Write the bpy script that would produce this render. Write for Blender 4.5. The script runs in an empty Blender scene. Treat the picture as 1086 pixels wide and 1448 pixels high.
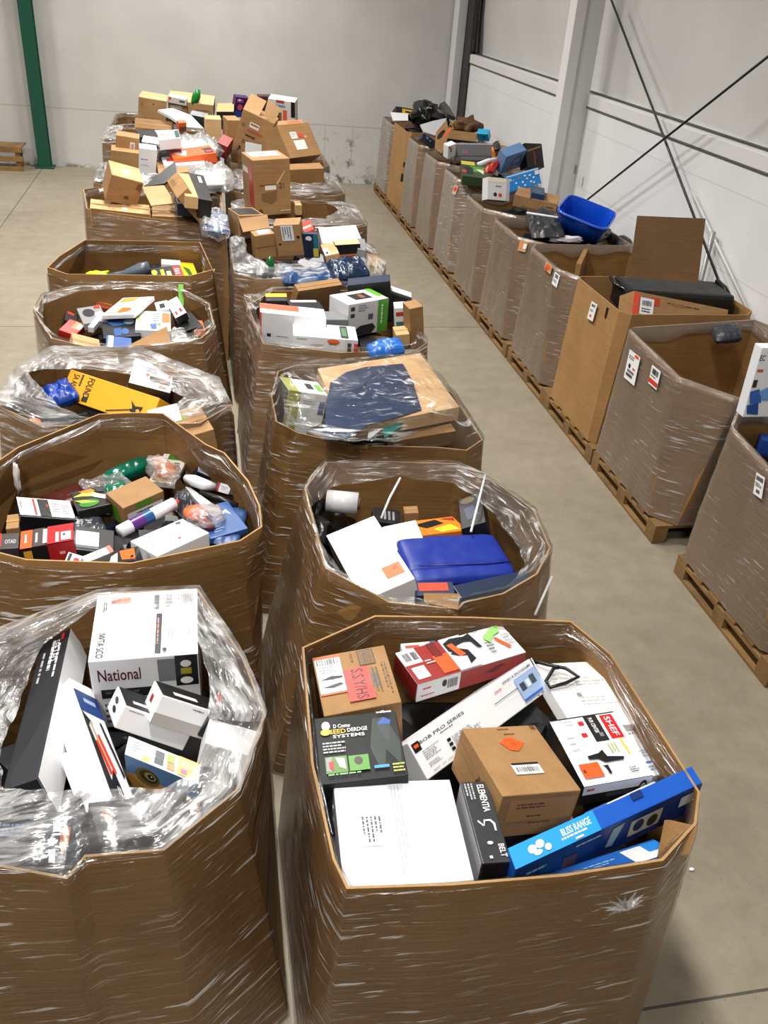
import bpy, bmesh, math, random
from mathutils import Vector as V, Matrix, noise
rnd = random.Random(7)
SC = bpy.context.scene
COL = SC.collection
# ------------------------------------------------------------------ camera
FPX, PITCH, ROLL, YAW, CAMH = 1236.0, math.radians(31.5), math.radians(4.6), math.radians(13), 3.2
FW = V((math.sin(YAW)*math.cos(PITCH), math.cos(YAW)*math.cos(PITCH), -math.sin(PITCH)))
RT0 = V((math.cos(YAW), -math.sin(YAW), 0)); UP0 = RT0.cross(FW)
RT = RT0*math.cos(ROLL) + UP0*math.sin(ROLL)
UP = UP0*math.cos(ROLL) - RT0*math.sin(ROLL)
CAM = V((0, 0, CAMH))
cd = bpy.data.cameras.new('camera'); co = bpy.data.objects.new('camera', cd); COL.objects.link(co)
co.matrix_world = Matrix(((RT.x, UP.x, -FW.x, CAM.x), (RT.y, UP.y, -FW.y, CAM.y), (RT.z, UP.z, -FW.z, CAM.z), (0, 0, 0, 1)))
cd.sensor_fit = 'VERTICAL'; cd.sensor_height = 36.0; cd.lens = FPX/1448.0*36.0; cd.clip_end = 100; cd.clip_start = .05
SC.camera = co
def ray(px, py): return FW + RT*((px-543.0)/FPX) - UP*((py-724.0)/FPX)
def P(px, py, z):
    d = ray(px, py); return CAM + d*((z-CAMH)/d.z)
def PY(px, py, y):
    d = ray(px, py); return CAM + d*(y/d.y)
def PX(px, py, x):
    d = ray(px, py); return CAM + d*(x/d.x)
# ------------------------------------------------------------------ materials
MC = {}
def lin(h):
    h = h.lstrip('#'); o = []
    if len(h) == 3: h = ''.join(c*2 for c in h)
    for i in (0, 2, 4):
        c = int(h[i:i+2], 16)/255.0
        o.append(c/12.92 if c <= .04045 else ((c+.055)/1.055)**2.4)
    return tuple(o) + (1.0,)
def newmat(name):
    m = bpy.data.materials.new(name); m.use_nodes = True
    return m, m.node_tree, m.node_tree.nodes['Principled BSDF']
def nd(nt, typ, **kw):
    n = nt.nodes.new(typ)
    for k, v in kw.items(): setattr(n, k, v)
    return n
def M(h, rough=.42, metal=0.0, bump=.0):
    """printed card, plastic, paint: one colour with a faint uneven gloss"""
    key = (h, rough, metal, bump)
    if key in MC: return MC[key]
    m, nt, b = newmat('print_' + h.strip('#'))
    b.inputs['Base Color'].default_value = lin(h); b.inputs['Metallic'].default_value = metal
    n = nd(nt, 'ShaderNodeTexNoise'); n.inputs['Scale'].default_value = 9; n.inputs['Detail'].default_value = 3
    tc = nd(nt, 'ShaderNodeTexCoord'); nt.links.new(tc.outputs['Object'], n.inputs['Vector'])
    mr = nd(nt, 'ShaderNodeMapRange'); mr.inputs['To Min'].default_value = max(.04, rough-.1); mr.inputs['To Max'].default_value = rough+.12
    nt.links.new(n.outputs['Fac'], mr.inputs['Value']); nt.links.new(mr.outputs[0], b.inputs['Roughness'])
    if bump:
        bp = nd(nt, 'ShaderNodeBump'); bp.inputs['Strength'].default_value = bump; bp.inputs['Distance'].default_value = .03
        n2 = nd(nt, 'ShaderNodeTexNoise'); n2.inputs['Scale'].default_value = 14; n2.inputs['Detail'].default_value = 4
        nt.links.new(tc.outputs['Object'], n2.inputs['Vector'])
        nt.links.new(n2.outputs['Fac'], bp.inputs['Height']); nt.links.new(bp.outputs[0], b.inputs['Normal'])
    MC[key] = m; return m
def kraft(name, c0, c1, rough=.72):
    if name in MC: return MC[name]
    m, nt, b = newmat(name)
    tc = nd(nt, 'ShaderNodeTexCoord')
    n = nd(nt, 'ShaderNodeTexNoise'); n.inputs['Scale'].default_value = 2.2; n.inputs['Detail'].default_value = 6; n.inputs['Roughness'].default_value = .62
    nt.links.new(tc.outputs['Object'], n.inputs['Vector'])
    n2 = nd(nt, 'ShaderNodeTexNoise'); n2.inputs['Scale'].default_value = 160; n2.inputs['Detail'].default_value = 2
    nt.links.new(tc.outputs['Object'], n2.inputs['Vector'])
    mp = nd(nt, 'ShaderNodeMapping'); mp.inputs['Scale'].default_value = (2, 2, 90)
    nt.links.new(tc.outputs['Object'], mp.inputs['Vector'])
    n3 = nd(nt, 'ShaderNodeTexNoise'); n3.inputs['Scale'].default_value = 1.0; n3.inputs['Detail'].default_value = 3
    nt.links.new(mp.outputs[0], n3.inputs['Vector'])
    r = nd(nt, 'ShaderNodeValToRGB'); r.color_ramp.elements[0].position = .3; r.color_ramp.elements[1].position = .7
    r.color_ramp.elements[0].color = lin(c0); r.color_ramp.elements[1].color = lin(c1)
    a = nd(nt, 'ShaderNodeMath', operation='MULTIPLY_ADD'); a.inputs[1].default_value = .35; nt.links.new(n2.outputs['Fac'], a.inputs[0]); 
    a2 = nd(nt, 'ShaderNodeMath', operation='MULTIPLY_ADD'); a2.inputs[1].default_value = .45; nt.links.new(n3.outputs['Fac'], a2.inputs[0]); nt.links.new(n.outputs['Fac'], a2.inputs[2])
    a3 = nd(nt, 'ShaderNodeMath', operation='SUBTRACT'); a3.inputs[1].default_value = .4; nt.links.new(a2.outputs[0], a3.inputs[0])
    nt.links.new(a3.outputs[0], a.inputs[2]); nt.links.new(a.outputs[0], r.inputs[0]); nt.links.new(r.outputs[0], b.inputs['Base Color'])
    b.inputs['Roughness'].default_value = rough
    bp = nd(nt, 'ShaderNodeBump'); bp.inputs['Strength'].default_value = .12; bp.inputs['Distance'].default_value = .01
    nt.links.new(n3.outputs['Fac'], bp.inputs['Height']); nt.links.new(bp.outputs[0], b.inputs['Normal'])
    MC[name] = m; return m
KR = kraft('kraft_card', '#8d673e', '#a68052')
KL = kraft('pale_kraft_card', '#b58c5c', '#c8a577')
KB = kraft('bin_board', '#805a2e', '#96703f')
KD = kraft('shaded_board', '#5f4223', '#735330')  # board colour darkened to carry the shade on the standing sheet
KO = kraft('ochre_bin_board', '#8f6a3d', '#a57d4c')
KE = kraft('board_edge', '#8a6a42', '#b2905f')
WOOD = kraft('pallet_wood', '#5d4426', '#93703f')
def film(name, base, gain, lo, hi, rough=.12, ang=.12, vs=55, bump=.5, pm=(.44, .64), gloss=.5, hi2=.06, cap=.3):
    """stretch film: clear, with whitish creases where it bunches, white streaks painted in for glints, and a wet gloss along its wrinkles"""
    m, nt, b = newmat(name); nt.nodes.remove(b)
    out = [n for n in nt.nodes if n.type == 'OUTPUT_MATERIAL'][0]
    uv = nd(nt, 'ShaderNodeUVMap')
    def nz(scale, rot, sc, det, dist):
        mp = nd(nt, 'ShaderNodeMapping'); mp.vector_type = 'TEXTURE'; mp.inputs['Scale'].default_value = tuple(1/q for q in scale); mp.inputs['Rotation'].default_value = (0, 0, rot)
        nt.links.new(uv.outputs[0], mp.inputs['Vector'])
        n = nd(nt, 'ShaderNodeTexNoise'); n.inputs['Scale'].default_value = sc; n.inputs['Detail'].default_value = det; n.inputs['Distortion'].default_value = dist
        n.inputs['Roughness'].default_value = .55
        nt.links.new(mp.outputs[0], n.inputs['Vector']); return n
    st = nz((4.5, vs, 1), ang, 1.0, 3, .35)
    st2 = nz((3.2, vs*1.5, 1), ang*.45-.06, 1.0, 4, .8)
    pa = nz((1, 1, 1), .4, 2.3, 3, .4)
    def ramp(src, p0, p1):
        r = nd(nt, 'ShaderNodeMapRange'); r.inputs['From Min'].default_value = p0; r.inputs['From Max'].default_value = p1
        nt.links.new(src, r.inputs['Value']); return r.outputs[0]
    def math_(op, a, c, clamp=False):
        q = nd(nt, 'ShaderNodeMath', operation=op, use_clamp=clamp)
        for i, x in enumerate((a, c)):
            if isinstance(x, float): q.inputs[i].default_value = x
            else: nt.links.new(x, q.inputs[i])
        return q.outputs[0]
    mx = math_('MAXIMUM', ramp(st.outputs['Fac'], lo, hi), ramp(st2.outputs['Fac'], lo+.03, hi+.03))
    patch = ramp(pa.outputs['Fac'], *pm)
    fac = math_('ADD', math_('MULTIPLY', math_('MULTIPLY', mx, patch), gain), base, True)
    bp = nd(nt, 'ShaderNodeBump'); bp.inputs['Strength'].default_value = bump; bp.inputs['Distance'].default_value = .012
    nt.links.new(math_('ADD', st.outputs['Fac'], st2.outputs['Fac']), bp.inputs['Height'])
    tr = nd(nt, 'ShaderNodeBsdfTransparent'); tr.inputs[0].default_value = (.97, .97, .97, 1)
    gl = nd(nt, 'ShaderNodeBsdfGlossy'); gl.inputs['Roughness'].default_value = rough; gl.inputs[0].default_value = (1, 1, 1, 1)
    nt.links.new(bp.outputs[0], gl.inputs['Normal'])
    df = nd(nt, 'ShaderNodeBsdfDiffuse'); df.inputs[0].default_value = (.9, .9, .9, 1)
    tl = nd(nt, 'ShaderNodeBsdfTranslucent'); tl.inputs[0].default_value = (.85, .85, .85, 1)
    dm = nd(nt, 'ShaderNodeMixShader'); dm.inputs[0].default_value = .35; nt.links.new(df.outputs[0], dm.inputs[1]); nt.links.new(tl.outputs[0], dm.inputs[2])
    m1 = nd(nt, 'ShaderNodeMixShader'); nt.links.new(fac, m1.inputs[0]); nt.links.new(tr.outputs[0], m1.inputs[1]); nt.links.new(dm.outputs[0], m1.inputs[2])
    fr = nd(nt, 'ShaderNodeFresnel'); fr.inputs['IOR'].default_value = 1.45; nt.links.new(bp.outputs[0], fr.inputs['Normal'])
    f3 = math_('MINIMUM', math_('ADD', math_('MULTIPLY', fr.outputs[0], gloss), math_('MULTIPLY', mx, hi2)), cap)
    m2 = nd(nt, 'ShaderNodeMixShader'); nt.links.new(f3, m2.inputs[0]); nt.links.new(m1.outputs[0], m2.inputs[1]); nt.links.new(gl.outputs[0], m2.inputs[2])
    nt.links.new(m2.outputs[0], out.inputs['Surface'])
    MC[name] = m; return m
FILM = film('stretch_film', .0, .95, .605, .65, .16, pm=(.44, .56), hi2=.2, gloss=.9, cap=.5)
FILMM = film('gathered_film', .04, .9, .53, .70, .12, .12, 34, .7, (.40, .60), .6, .1)
FILMH = film('crumpled_film', .07, .9, .44, .72, .12, .16, 24, .8, (.36, .60), 1.0, .12)
FILMW = film('hazy_film', .16, .8, .58, .67, .2, .15, 50, .4, (.40, .6), 1.2, .08, .6)
FILMC = film('taut_film', .02, .85, .56, .68, .1, .3, 20, .6, (.46, .6), .7, .1)
FILMR = film('pallet_film', .10, .55, .60, .68, .22, .1, 60, .3, (.46, .62), 1.3, .05, .62)
# ------------------------------------------------------------------ mesh builder
TXT = {}
def text_mesh(s):
    if s in TXT: return TXT[s]
    cu = bpy.data.curves.new('lettering', 'FONT'); cu.body = s; cu.resolution_u = 2; cu.offset = .012
    ob = bpy.data.objects.new('lettering', cu); COL.objects.link(ob)
    dg = bpy.context.evaluated_depsgraph_get(); me = ob.evaluated_get(dg).to_mesh()
    vs = [tuple(v.co[:2]) for v in me.vertices]; fs = [tuple(p.vertices) for p in me.polygons]
    ob.evaluated_get(dg).to_mesh_clear(); bpy.data.objects.remove(ob); bpy.data.curves.remove(cu)
    xs = [v[0] for v in vs] or [0, 1]; ys = [v[1] for v in vs] or [0, 1]
    x0, x1, y0, y1 = min(xs), max(xs), min(ys), max(ys)
    TXT[s] = ([((x-x0)/(x1-x0), (y-y0)/(y1-y0)) for x, y in vs], fs, (x1-x0)/(y1-y0)); return TXT[s]
class MB:
    def __init__(s): s.v = []; s.f = []; s.m = []; s.mats = []; s.uv = None; s.sm = []
    def mi(s, mat):
        if mat not in s.mats: s.mats.append(mat)
        return s.mats.index(mat)
    def face(s, pts, mat, smooth=False):
        i = len(s.v); s.v += [V(p) for p in pts]; s.f.append(tuple(range(i, i+len(pts)))); s.m.append(s.mi(mat)); s.sm.append(smooth)
    def mesh(s, vs, fs, mat, smooth=False):
        i = len(s.v); s.v += [V(p) for p in vs]; k = s.mi(mat)
        for f in fs: s.f.append(tuple(a+i for a in f)); s.m.append(k); s.sm.append(smooth)
    def hexa(s, T, B, mat, bev=.004, jit=0):
        """T,B: four top and four bottom corners in ring order"""
        bm = bmesh.new(); vs = [bm.verts.new(p) for p in T] + [bm.verts.new(p) for p in B]
        for f in ((0, 1, 2, 3), (7, 6, 5, 4), (0, 4, 5, 1), (1, 5, 6, 2), (2, 6, 7, 3), (3, 7, 4, 0)): bm.faces.new([vs[i] for i in f])
        bmesh.ops.recalc_face_normals(bm, faces=bm.faces)
        if bev: bmesh.ops.bevel(bm, geom=list(bm.edges), offset=bev, segments=2, affect='EDGES', profile=.6)
        bm.verts.index_update()
        s.mesh([v.co.copy() for v in bm.verts], [tuple(v.index for v in f.verts) for f in bm.faces], mat); bm.free()
    def box(s, c, sx, sy, sz, mat, bev=.003, rz=0.0):
        R = Matrix.Rotation(rz, 3, 'Z'); c = V(c)
        q = [R @ V((a*sx/2, b*sy/2, 0)) for a, b in ((-1, -1), (1, -1), (1, 1), (-1, 1))]
        s.hexa([c+p+V((0, 0, sz/2)) for p in q], [c+p-V((0, 0, sz/2)) for p in q], mat, bev)
    def tube(s, pts, r, mat, n=10, caps=True):
        pts = [V(p) for p in pts]; rings = []
        for i, p in enumerate(pts):
            t = (pts[min(i+1, len(pts)-1)]-pts[max(i-1, 0)]).normalized()
            a = t.cross(V((0, 0, 1)));
            if a.length < .05: a = t.cross(V((1, 0, 0)))
            a.normalize(); b = t.cross(a); rr = r[i] if isinstance(r, (list, tuple)) else r
            rings.append([p + a*math.cos(2*math.pi*k/n)*rr + b*math.sin(2*math.pi*k/n)*rr for k in range(n)])
        vs = [v for g in rings for v in g]; fs = []
        for i in range(len(rings)-1):
            for k in range(n): fs.append((i*n+k, i*n+(k+1) % n, (i+1)*n+(k+1) % n, (i+1)*n+k))
        if caps: fs += [tuple(range(n-1, -1, -1)), tuple(range((len(rings)-1)*n, len(rings)*n))]
        s.mesh(vs, fs, mat, True)
    def build(s, name, parent=None, origin=None):
        if not s.v: s.face([(0, 0, 0), (0, .001, 0), (.001, 0, 0)], KR)
        if origin is None:
            xs = [v.x for v in s.v]; ys = [v.y for v in s.v]; zs = [v.z for v in s.v]
            origin = V(((min(xs)+max(xs))/2, (min(ys)+max(ys))/2, min(zs)))
        origin = V(origin)
        me = bpy.data.meshes.new(name); me.from_pydata([v-origin for v in s.v], [], s.f)
        for m in s.mats: me.materials.append(m)
        for p, k, q in zip(me.polygons, s.m, s.sm): p.material_index = k; p.use_smooth = q
        if s.uv is not None:
            ul = me.uv_layers.new(name='UVMap')
            for lp in me.loops: ul.data[lp.index].uv = s.uv[lp.vertex_index]
        me.validate(); me.update()
        o = bpy.data.objects.new(name, me); COL.objects.link(o)
        o['wo'] = tuple(origin)
        if parent is not None:
            o.parent = parent; o.location = origin - V(parent['wo'])
        else: o.location = origin
        return o
def tag(o, label, cat, group=None):
    o['label'] = label; o['category'] = cat
    if group: o['group'] = group
    return o
def empty(name, loc, label, cat, group=None):
    o = bpy.data.objects.new(name, None); o.empty_display_size = .1; COL.objects.link(o); o.location = loc; o['wo'] = tuple(loc)
    return tag(o, label, cat, group)
def struct(o): o['kind'] = 'structure'; return o
# ------------------------------------------------------------------ printed art on a face
class Face:
    def __init__(s, o, u, v, n): s.o, s.u, s.v, s.n = o, u, v, n; s.k = 0
    def pt(s, a, b, lift): return s.o + s.u*a + s.v*b + s.n*lift
def art(mb, faces, prims):
    for pr in prims:
        k, fn = pr[0], pr[1]; F = faces[fn]; F.k += 1; L = .0008 + .0005*F.k
        W, H = F.u.length, F.v.length
        if k == 'r':
            a, b, c, d, col = pr[2:]; m = col if not isinstance(col, str) else M(col)
            mb.face([F.pt(a, d, L), F.pt(c, d, L), F.pt(c, b, L), F.pt(a, b, L)], m)
        elif k == 'p':
            pts, col = pr[2:]; mb.face([F.pt(a, b, L) for a, b in pts], col if not isinstance(col, str) else M(col))
        elif k == 'e':
            a, b, ra, rb, col = pr[2:]
            mb.face([F.pt(a+ra*math.cos(t*math.pi/9), b-rb*math.sin(t*math.pi/9), L) for t in range(18)], M(col))
        elif k in 'lv':                       # lines of small print; 'v': print runs along v
            a, b, c, d, n, col = pr[2:]; m = M(col)
            for i in range(n):
                t0 = i/n; t1 = t0 + .5/n; x = 0; end = rnd.uniform(.6, 1)
                while x < end:
                    w = rnd.uniform(.05, .2); y = min(end, x+w)
                    if k == 'l': q = (a+(c-a)*x, b+(d-b)*t0, a+(c-a)*y, b+(d-b)*t1)
                    else: q = (a+(c-a)*t0, b+(d-b)*x, a+(c-a)*t1, b+(d-b)*y)
                    mb.face([F.pt(q[0], q[3], L), F.pt(q[2], q[3], L), F.pt(q[2], q[1], L), F.pt(q[0], q[1], L)], m)
                    x = y + .03
        elif k == 'b':                        # bar code
            a, b, c, d, col = pr[2:]; m = M(col); x = a
            while x < c:
                w = (c-a)*rnd.choice((.015, .03, .05))
                mb.face([F.pt(x, d, L), F.pt(min(c, x+w), d, L), F.pt(min(c, x+w), b, L), F.pt(x, b, L)], m); x += w + (c-a)*rnd.choice((.015, .03))
        elif k == 't':                        # lettering fitted into a rectangle; rot 0 / 90 (reads down) / -90 (reads up)
            a, b, c, d, s, col = pr[2:8]; rot = pr[8] if len(pr) > 8 else 0
            vs, fs, _ = text_mesh(s); m = M(col); out = []
            for x, y in vs:
                if rot == 0: q = (a+(c-a)*x, d+(b-d)*y)
                elif rot == 90: q = (a+(c-a)*y, b+(d-b)*x)
                else: q = (c-(c-a)*y, d-(d-b)*x)
                out.append(F.pt(q[0], q[1], L))
            mb.mesh(out, fs, m)
def z3(p, z): return P(p[0], p[1], p[2] if len(p) > 2 else z)
LOG = []
def frame(A, B, C, z=None, y=None, adj=.1):
    if y is not None:
        a, b, c = [PY(p[0], p[1], p[2] if len(p) > 2 else y) for p in (A, B, C)]
    else:
        a, b, c = z3(A, z), z3(B, z), z3(C, z)
    if adj:                                # nudge B and C along their sight lines until the corner at A is square
        L = ((b-a).length + (c-a).length)/2; rb, rc = b-CAM, c-CAM
        def cost(x, q):
            u, v = b + rb*x - a, c + rc*q - a
            return 8*(u.dot(v)/(u.length*v.length))**2 + .5*((x*rb.length)**2 + (q*rc.length)**2)/L**2
        x = q = 0.0; st = .6*L/rb.length; bc = cost(0, 0)
        while st > 1e-5:
            mv = False
            for dx, dq in ((st, 0), (-st, 0), (0, st), (0, -st), (st, st), (-st, -st), (st, -st), (-st, st)):
                cc = cost(x+dx, q+dq)
                if cc < bc - 1e-9: bc, x, q, mv = cc, x+dx, q+dq, True; break
            if not mv: st *= .5
        b = b + rb*x; c = c + rc*q
    n = (b-a).cross(a-c).normalized()
    if n.dot(CAM-a) < 0: n = -n
    ang = math.degrees((b-a).angle(c-a)); return a, b, c, n, ang
def faces_of(a, b, c, n, h):
    d = b+c-a; u, v, w = b-a, c-a, -n*h
    return {'T': Face(a, u, v, n), 'CD': Face(c, u, w, v.normalized()), 'AB': Face(b, -u, w, -v.normalized()),
            'AC': Face(a, v, w, -u.normalized()), 'BD': Face(d, -v, w, u.normalized())}
def shade(mat): return mat if not isinstance(mat, str) else M(mat)
def bx(name, label, cat, A, B, C, h, mat, pr=(), z=None, y=None, adj=.1, sides=None, stick=(), tape=None, group=None, bev=.004):
    """a carton: A,B,C are corners of its upper face (A-B along the print, A-C down the print), h its depth below that face"""
    a, b, c, n, ang = frame(A, B, C, z, y, adj); d = b+c-a
    LOG.append((name, [round(x, 2) for x in ((b-a).length, (c-a).length, h)], round(ang), [round(q.z, 2) for q in (a, b, c)], round(n.z, 2), label))
    mb = MB(); w = -n*h
    mb.hexa([a, b, d, c], [a+w, b+w, d+w, c+w], shade(mat), min(bev, h*.2))
    F = faces_of(a, b, c, n, h)
    if sides:
        for k, col in sides.items(): art(mb, F, [('r', k, .012, .012, .988, .988, shade(col))])
    art(mb, F, pr)
    if mat in (KR, KL, KO) and tape is None: tape = 'u'
    if tape == 'u': art(mb, F, [('r', 'T', 0.01, .493, .99, .507, M('#6b4a28'))])
    elif tape == 'v': art(mb, F, [('r', 'T', .493, .01, .507, .99, M('#6b4a28'))])
    o = mb.build(name, origin=(a+d)/2 + w); tag(o, label, cat, group)
    for nm, st in stick:
        m2 = MB(); art(m2, F, st); m2.build(nm, o)
    if tape in ('u', 'v'):
        m2 = MB(); q = (.005, .44, .995, .56) if tape == 'u' else (.44, .005, .56, .995)
        art(m2, F, [('r', 'T', *q, TAPE)]); m2.build('packing_tape', o)
    o['wn'] = tuple(n); return o
tm, tnt, tb = newmat('packing_tape'); tb.inputs['Base Color'].default_value = lin('#b58a58'); tb.inputs['Roughness'].default_value = .22; TAPE = tm
def plate(name, label, cat, pts, th, mat, z=None, y=None, pr=None, group=None, parent=None):
    """a slab cut to an outline (pixel corners with heights), th thick"""
    q = [PY(p[0], p[1], p[2] if len(p) > 2 else y) if y is not None else z3(p, z) for p in pts]
    n = V((0, 0, 0))
    for i in range(len(q)): n += (q[i]-q[0]).cross(q[(i+1) % len(q)]-q[0])
    n.normalize()
    if n.dot(CAM-q[0]) < 0: n = -n
    c0 = sum(q, V())/len(q); q = [p - n*((p-c0).dot(n)) for p in q]
    mb = MB(); k = len(q); m = shade(mat)
    fs = [tuple(range(k)), tuple(range(2*k-1, k-1, -1))] + [(i, i+k, (i+1) % k+k, (i+1) % k) for i in range(k)]
    mb.mesh(q + [p-n*th for p in q], fs, m)
    if pr:
        xs = [(p-c0) for p in q]; u = (q[1]-q[0]).normalized(); v = -n.cross(u)
        a0, a1 = min(x.dot(u) for x in xs), max(x.dot(u) for x in xs); b0, b1 = min(x.dot(v) for x in xs), max(x.dot(v) for x in xs)
        art(mb, {'T': Face(c0+u*a0+v*b0, u*(a1-a0), v*(b1-b0), n)}, pr)
    o = mb.build(name, parent)
    if parent is None: tag(o, label, cat, group)
    return o
def pillow(name, label, cat, A, B, C, th, mat, z=None, y=None, wr=.012, fold=0, adj=.06, n=26, group=None, parent=None, fq=7, pw=4):
    """a soft thing (bag, folded cloth, pouch): rounded slab with creases"""
    a, b, c, nn, ang = frame(A, B, C, z, y, adj); u, v = b-a, c-a; mb = MB(); vs = []; fs = []
    sd = rnd.uniform(0, 50)
    for side in (1, -1):
        for i in range(n+1):
            for j in range(n+1):
                s, t = i/n, j/n; x, q = 2*s-1, 2*t-1
                e = max(0, (1-abs(x)**pw))**.45*max(0, (1-abs(q)**pw))**.45
                inset = 1 - .06*(abs(x)**6*abs(q)**6)
                p = a + u*(.5+x*.5*inset) + v*(.5+q*.5*inset)
                wv = noise.noise(V((s*fq*u.length*2+sd, t*fq*v.length*2, side*3.1)))*wr + noise.noise(V((s*fq*3*u.length*2+sd, t*fq*3*v.length*2, 7)))*wr*.35
                if fold: wv += -fold*math.exp(-((t-.72)/.03)**2)
                vs.append(p - nn*th/2 + nn*(side*th/2*e + (wv*min(1, e*2))))
    N = (n+1)**2
    for k in (0, 1):
        for i in range(n):
            for j in range(n):
                f = (k*N+i*(n+1)+j, k*N+(i+1)*(n+1)+j, k*N+(i+1)*(n+1)+j+1, k*N+i*(n+1)+j+1)
                fs.append(f if k else f[::-1])
    mb.mesh(vs, fs, shade(mat), True)
    if mat in (FILM, FILMH, FILMM, FILMW): mb.uv = [(p.x*1.3+p.z, p.y+p.z*.7) for p in vs]
    o = mb.build(name, parent)
    if parent is None: tag(o, label, cat, group)
    return o
def lump(name, label, cat, c, r, mat, rot=(0, 0, 0), wr=.15, group=None, parent=None, fq=2.2, sub=3):
    bm = bmesh.new(); bmesh.ops.create_icosphere(bm, subdivisions=sub, radius=1.0); sd = rnd.uniform(0, 40)
    R = Matrix.Rotation(rot[2], 3, 'Z') @ Matrix.Rotation(rot[1], 3, 'Y') @ Matrix.Rotation(rot[0], 3, 'X')
    for v in bm.verts:
        k = 1 + wr*noise.noise(v.co*fq + V((sd, 0, 0))); v.co = V(c) + R @ V((v.co.x*r[0]*k, v.co.y*r[1]*k, v.co.z*r[2]*k))
    mb = MB(); bm.verts.index_update(); mb.mesh([v.co.copy() for v in bm.verts], [tuple(v.index for v in f.verts) for f in bm.faces], shade(mat), True); bm.free()
    if mat in (FILM, FILMH, FILMM, FILMW): mb.uv = [(p.x*1.3+p.z, p.y+p.z*.7) for p in mb.v]
    o = mb.build(name, parent)
    if parent is None: tag(o, label, cat, group)
    return o
def tubes(name, label, cat, pts, r, mat, parent=None, group=None, n=10):
    mb = MB(); mb.tube(pts, r, shade(mat), n); o = mb.build(name, parent)
    if parent is None: tag(o, label, cat, group)
    return o
# ------------------------------------------------------------------ bulk cartons and their film
def resample(poly, n):
    """poly closed list of V; corners kept as close as possible"""
    L = [(poly[(i+1) % len(poly)]-poly[i]).length for i in range(len(poly))]; T = sum(L); out = []; i = 0; acc = 0
    for k in range(n):
        s = k/n*T
        while acc + L[i] < s: acc += L[i]; i += 1
        out.append(poly[i].lerp(poly[(i+1) % len(poly)], (s-acc)/L[i]))
    return out, T
def ccw(poly):
    A = sum(poly[i].x*poly[(i+1) % len(poly)].y - poly[(i+1) % len(poly)].x*poly[i].y for i in range(len(poly)))
    return poly if A > 0 else poly[::-1]
def offset(poly, d):
    out = []; n = len(poly)
    for i in range(n):
        a, b, c = poly[i-1], poly[i], poly[(i+1) % n]
        e1 = (b-a); e1.z = 0; e2 = (c-b); e2.z = 0
        if e1.length < 1e-6: e1 = e2.copy()
        if e2.length < 1e-6: e2 = e1.copy()
        e1.normalize(); e2.normalize()
        nn = V((e1.y+e2.y, -e1.x-e2.x, 0)); nn.normalize(); k = d/max(.4, nn.dot(V((e1.y, -e1.x, 0))))
        out.append(b + nn*k)
    return out
BINS = {}
def bin_(key, label, rim, zb, base=None, bulge=.02, mat=None, shrink=1.0, shift=(0, 0), group=None, rect=None):
    rim = ccw([V(p) for p in rim]); mat = mat or KB
    c = sum(rim, V())/len(rim)
    if rect:                               # a square-cut foot under a rounder mouth
        x0, x1, y0, y1 = rect; rp = ccw(octb(x0, x1, y0, y1, zb, .1)); cc = V((c.x, c.y, 0)); base = []
        for p in rim:
            t = angles(rp, cc, math.atan2(p.y-c.y, p.x-c.x)); base.append(V((c.x, c.y, zb)) + (V((p.x-c.x, p.y-c.y, 0)).normalized()*t[0]))
    bot = base or [V((c.x+(p.x-c.x)*shrink+shift[0], c.y+(p.y-c.y)*shrink+shift[1], zb)) for p in rim]
    bot = [V(p) for p in bot]
    n = len(rim); mid = offset([a.lerp(b, .5) for a, b in zip(rim, bot)], bulge); q3 = offset([a.lerp(b, .22) for a, b in zip(rim, bot)], bulge*.6)
    rings = [bot, mid, q3, rim]; inn = [offset(r, -.008) for r in (rim, q3, mid, bot)]
    mb = MB(); R = rings + inn
    vs = [p for r in R for p in r]; fs = []
    for i in range(len(R)-1):
        if i == 3: continue
        for k in range(n): fs.append((i*n+k, i*n+(k+1) % n, (i+1)*n+(k+1) % n, (i+1)*n+k))
    mb.mesh(vs, fs, mat)
    mb.mesh(rim + inn[0], [(k, (k+1) % n, n+(k+1) % n, n+k) for k in range(n)], KE)
    mb.face([p + V((0, 0, .01)) for p in inn[-1]], mat)
    o = mb.build('bulk_carton', origin=(c.x, c.y, zb)); tag(o, label, 'bulk box', group)
    BINS[key] = dict(o=o, rim=rim, bot=bot, mid=mid, q3=q3, c=c, zb=zb); return o
def angles(poly, c, th):
    """distance from c to the polygon along direction th, and height there"""
    d = V((math.cos(th), math.sin(th), 0)); best = None
    for i in range(len(poly)):
        a, b = poly[i], poly[(i+1) % len(poly)]; e = b-a; den = d.x*e.y - d.y*e.x
        if abs(den) < 1e-9: continue
        w = a-c; t = (w.x*e.y-w.y*e.x)/den; s = (w.x*d.y-w.y*d.x)/den
        if t > 0 and -1e-6 <= s <= 1+1e-6 and (best is None or t > best[0]): best = (t, a.z+(b.z-a.z)*s)
    return best
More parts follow.
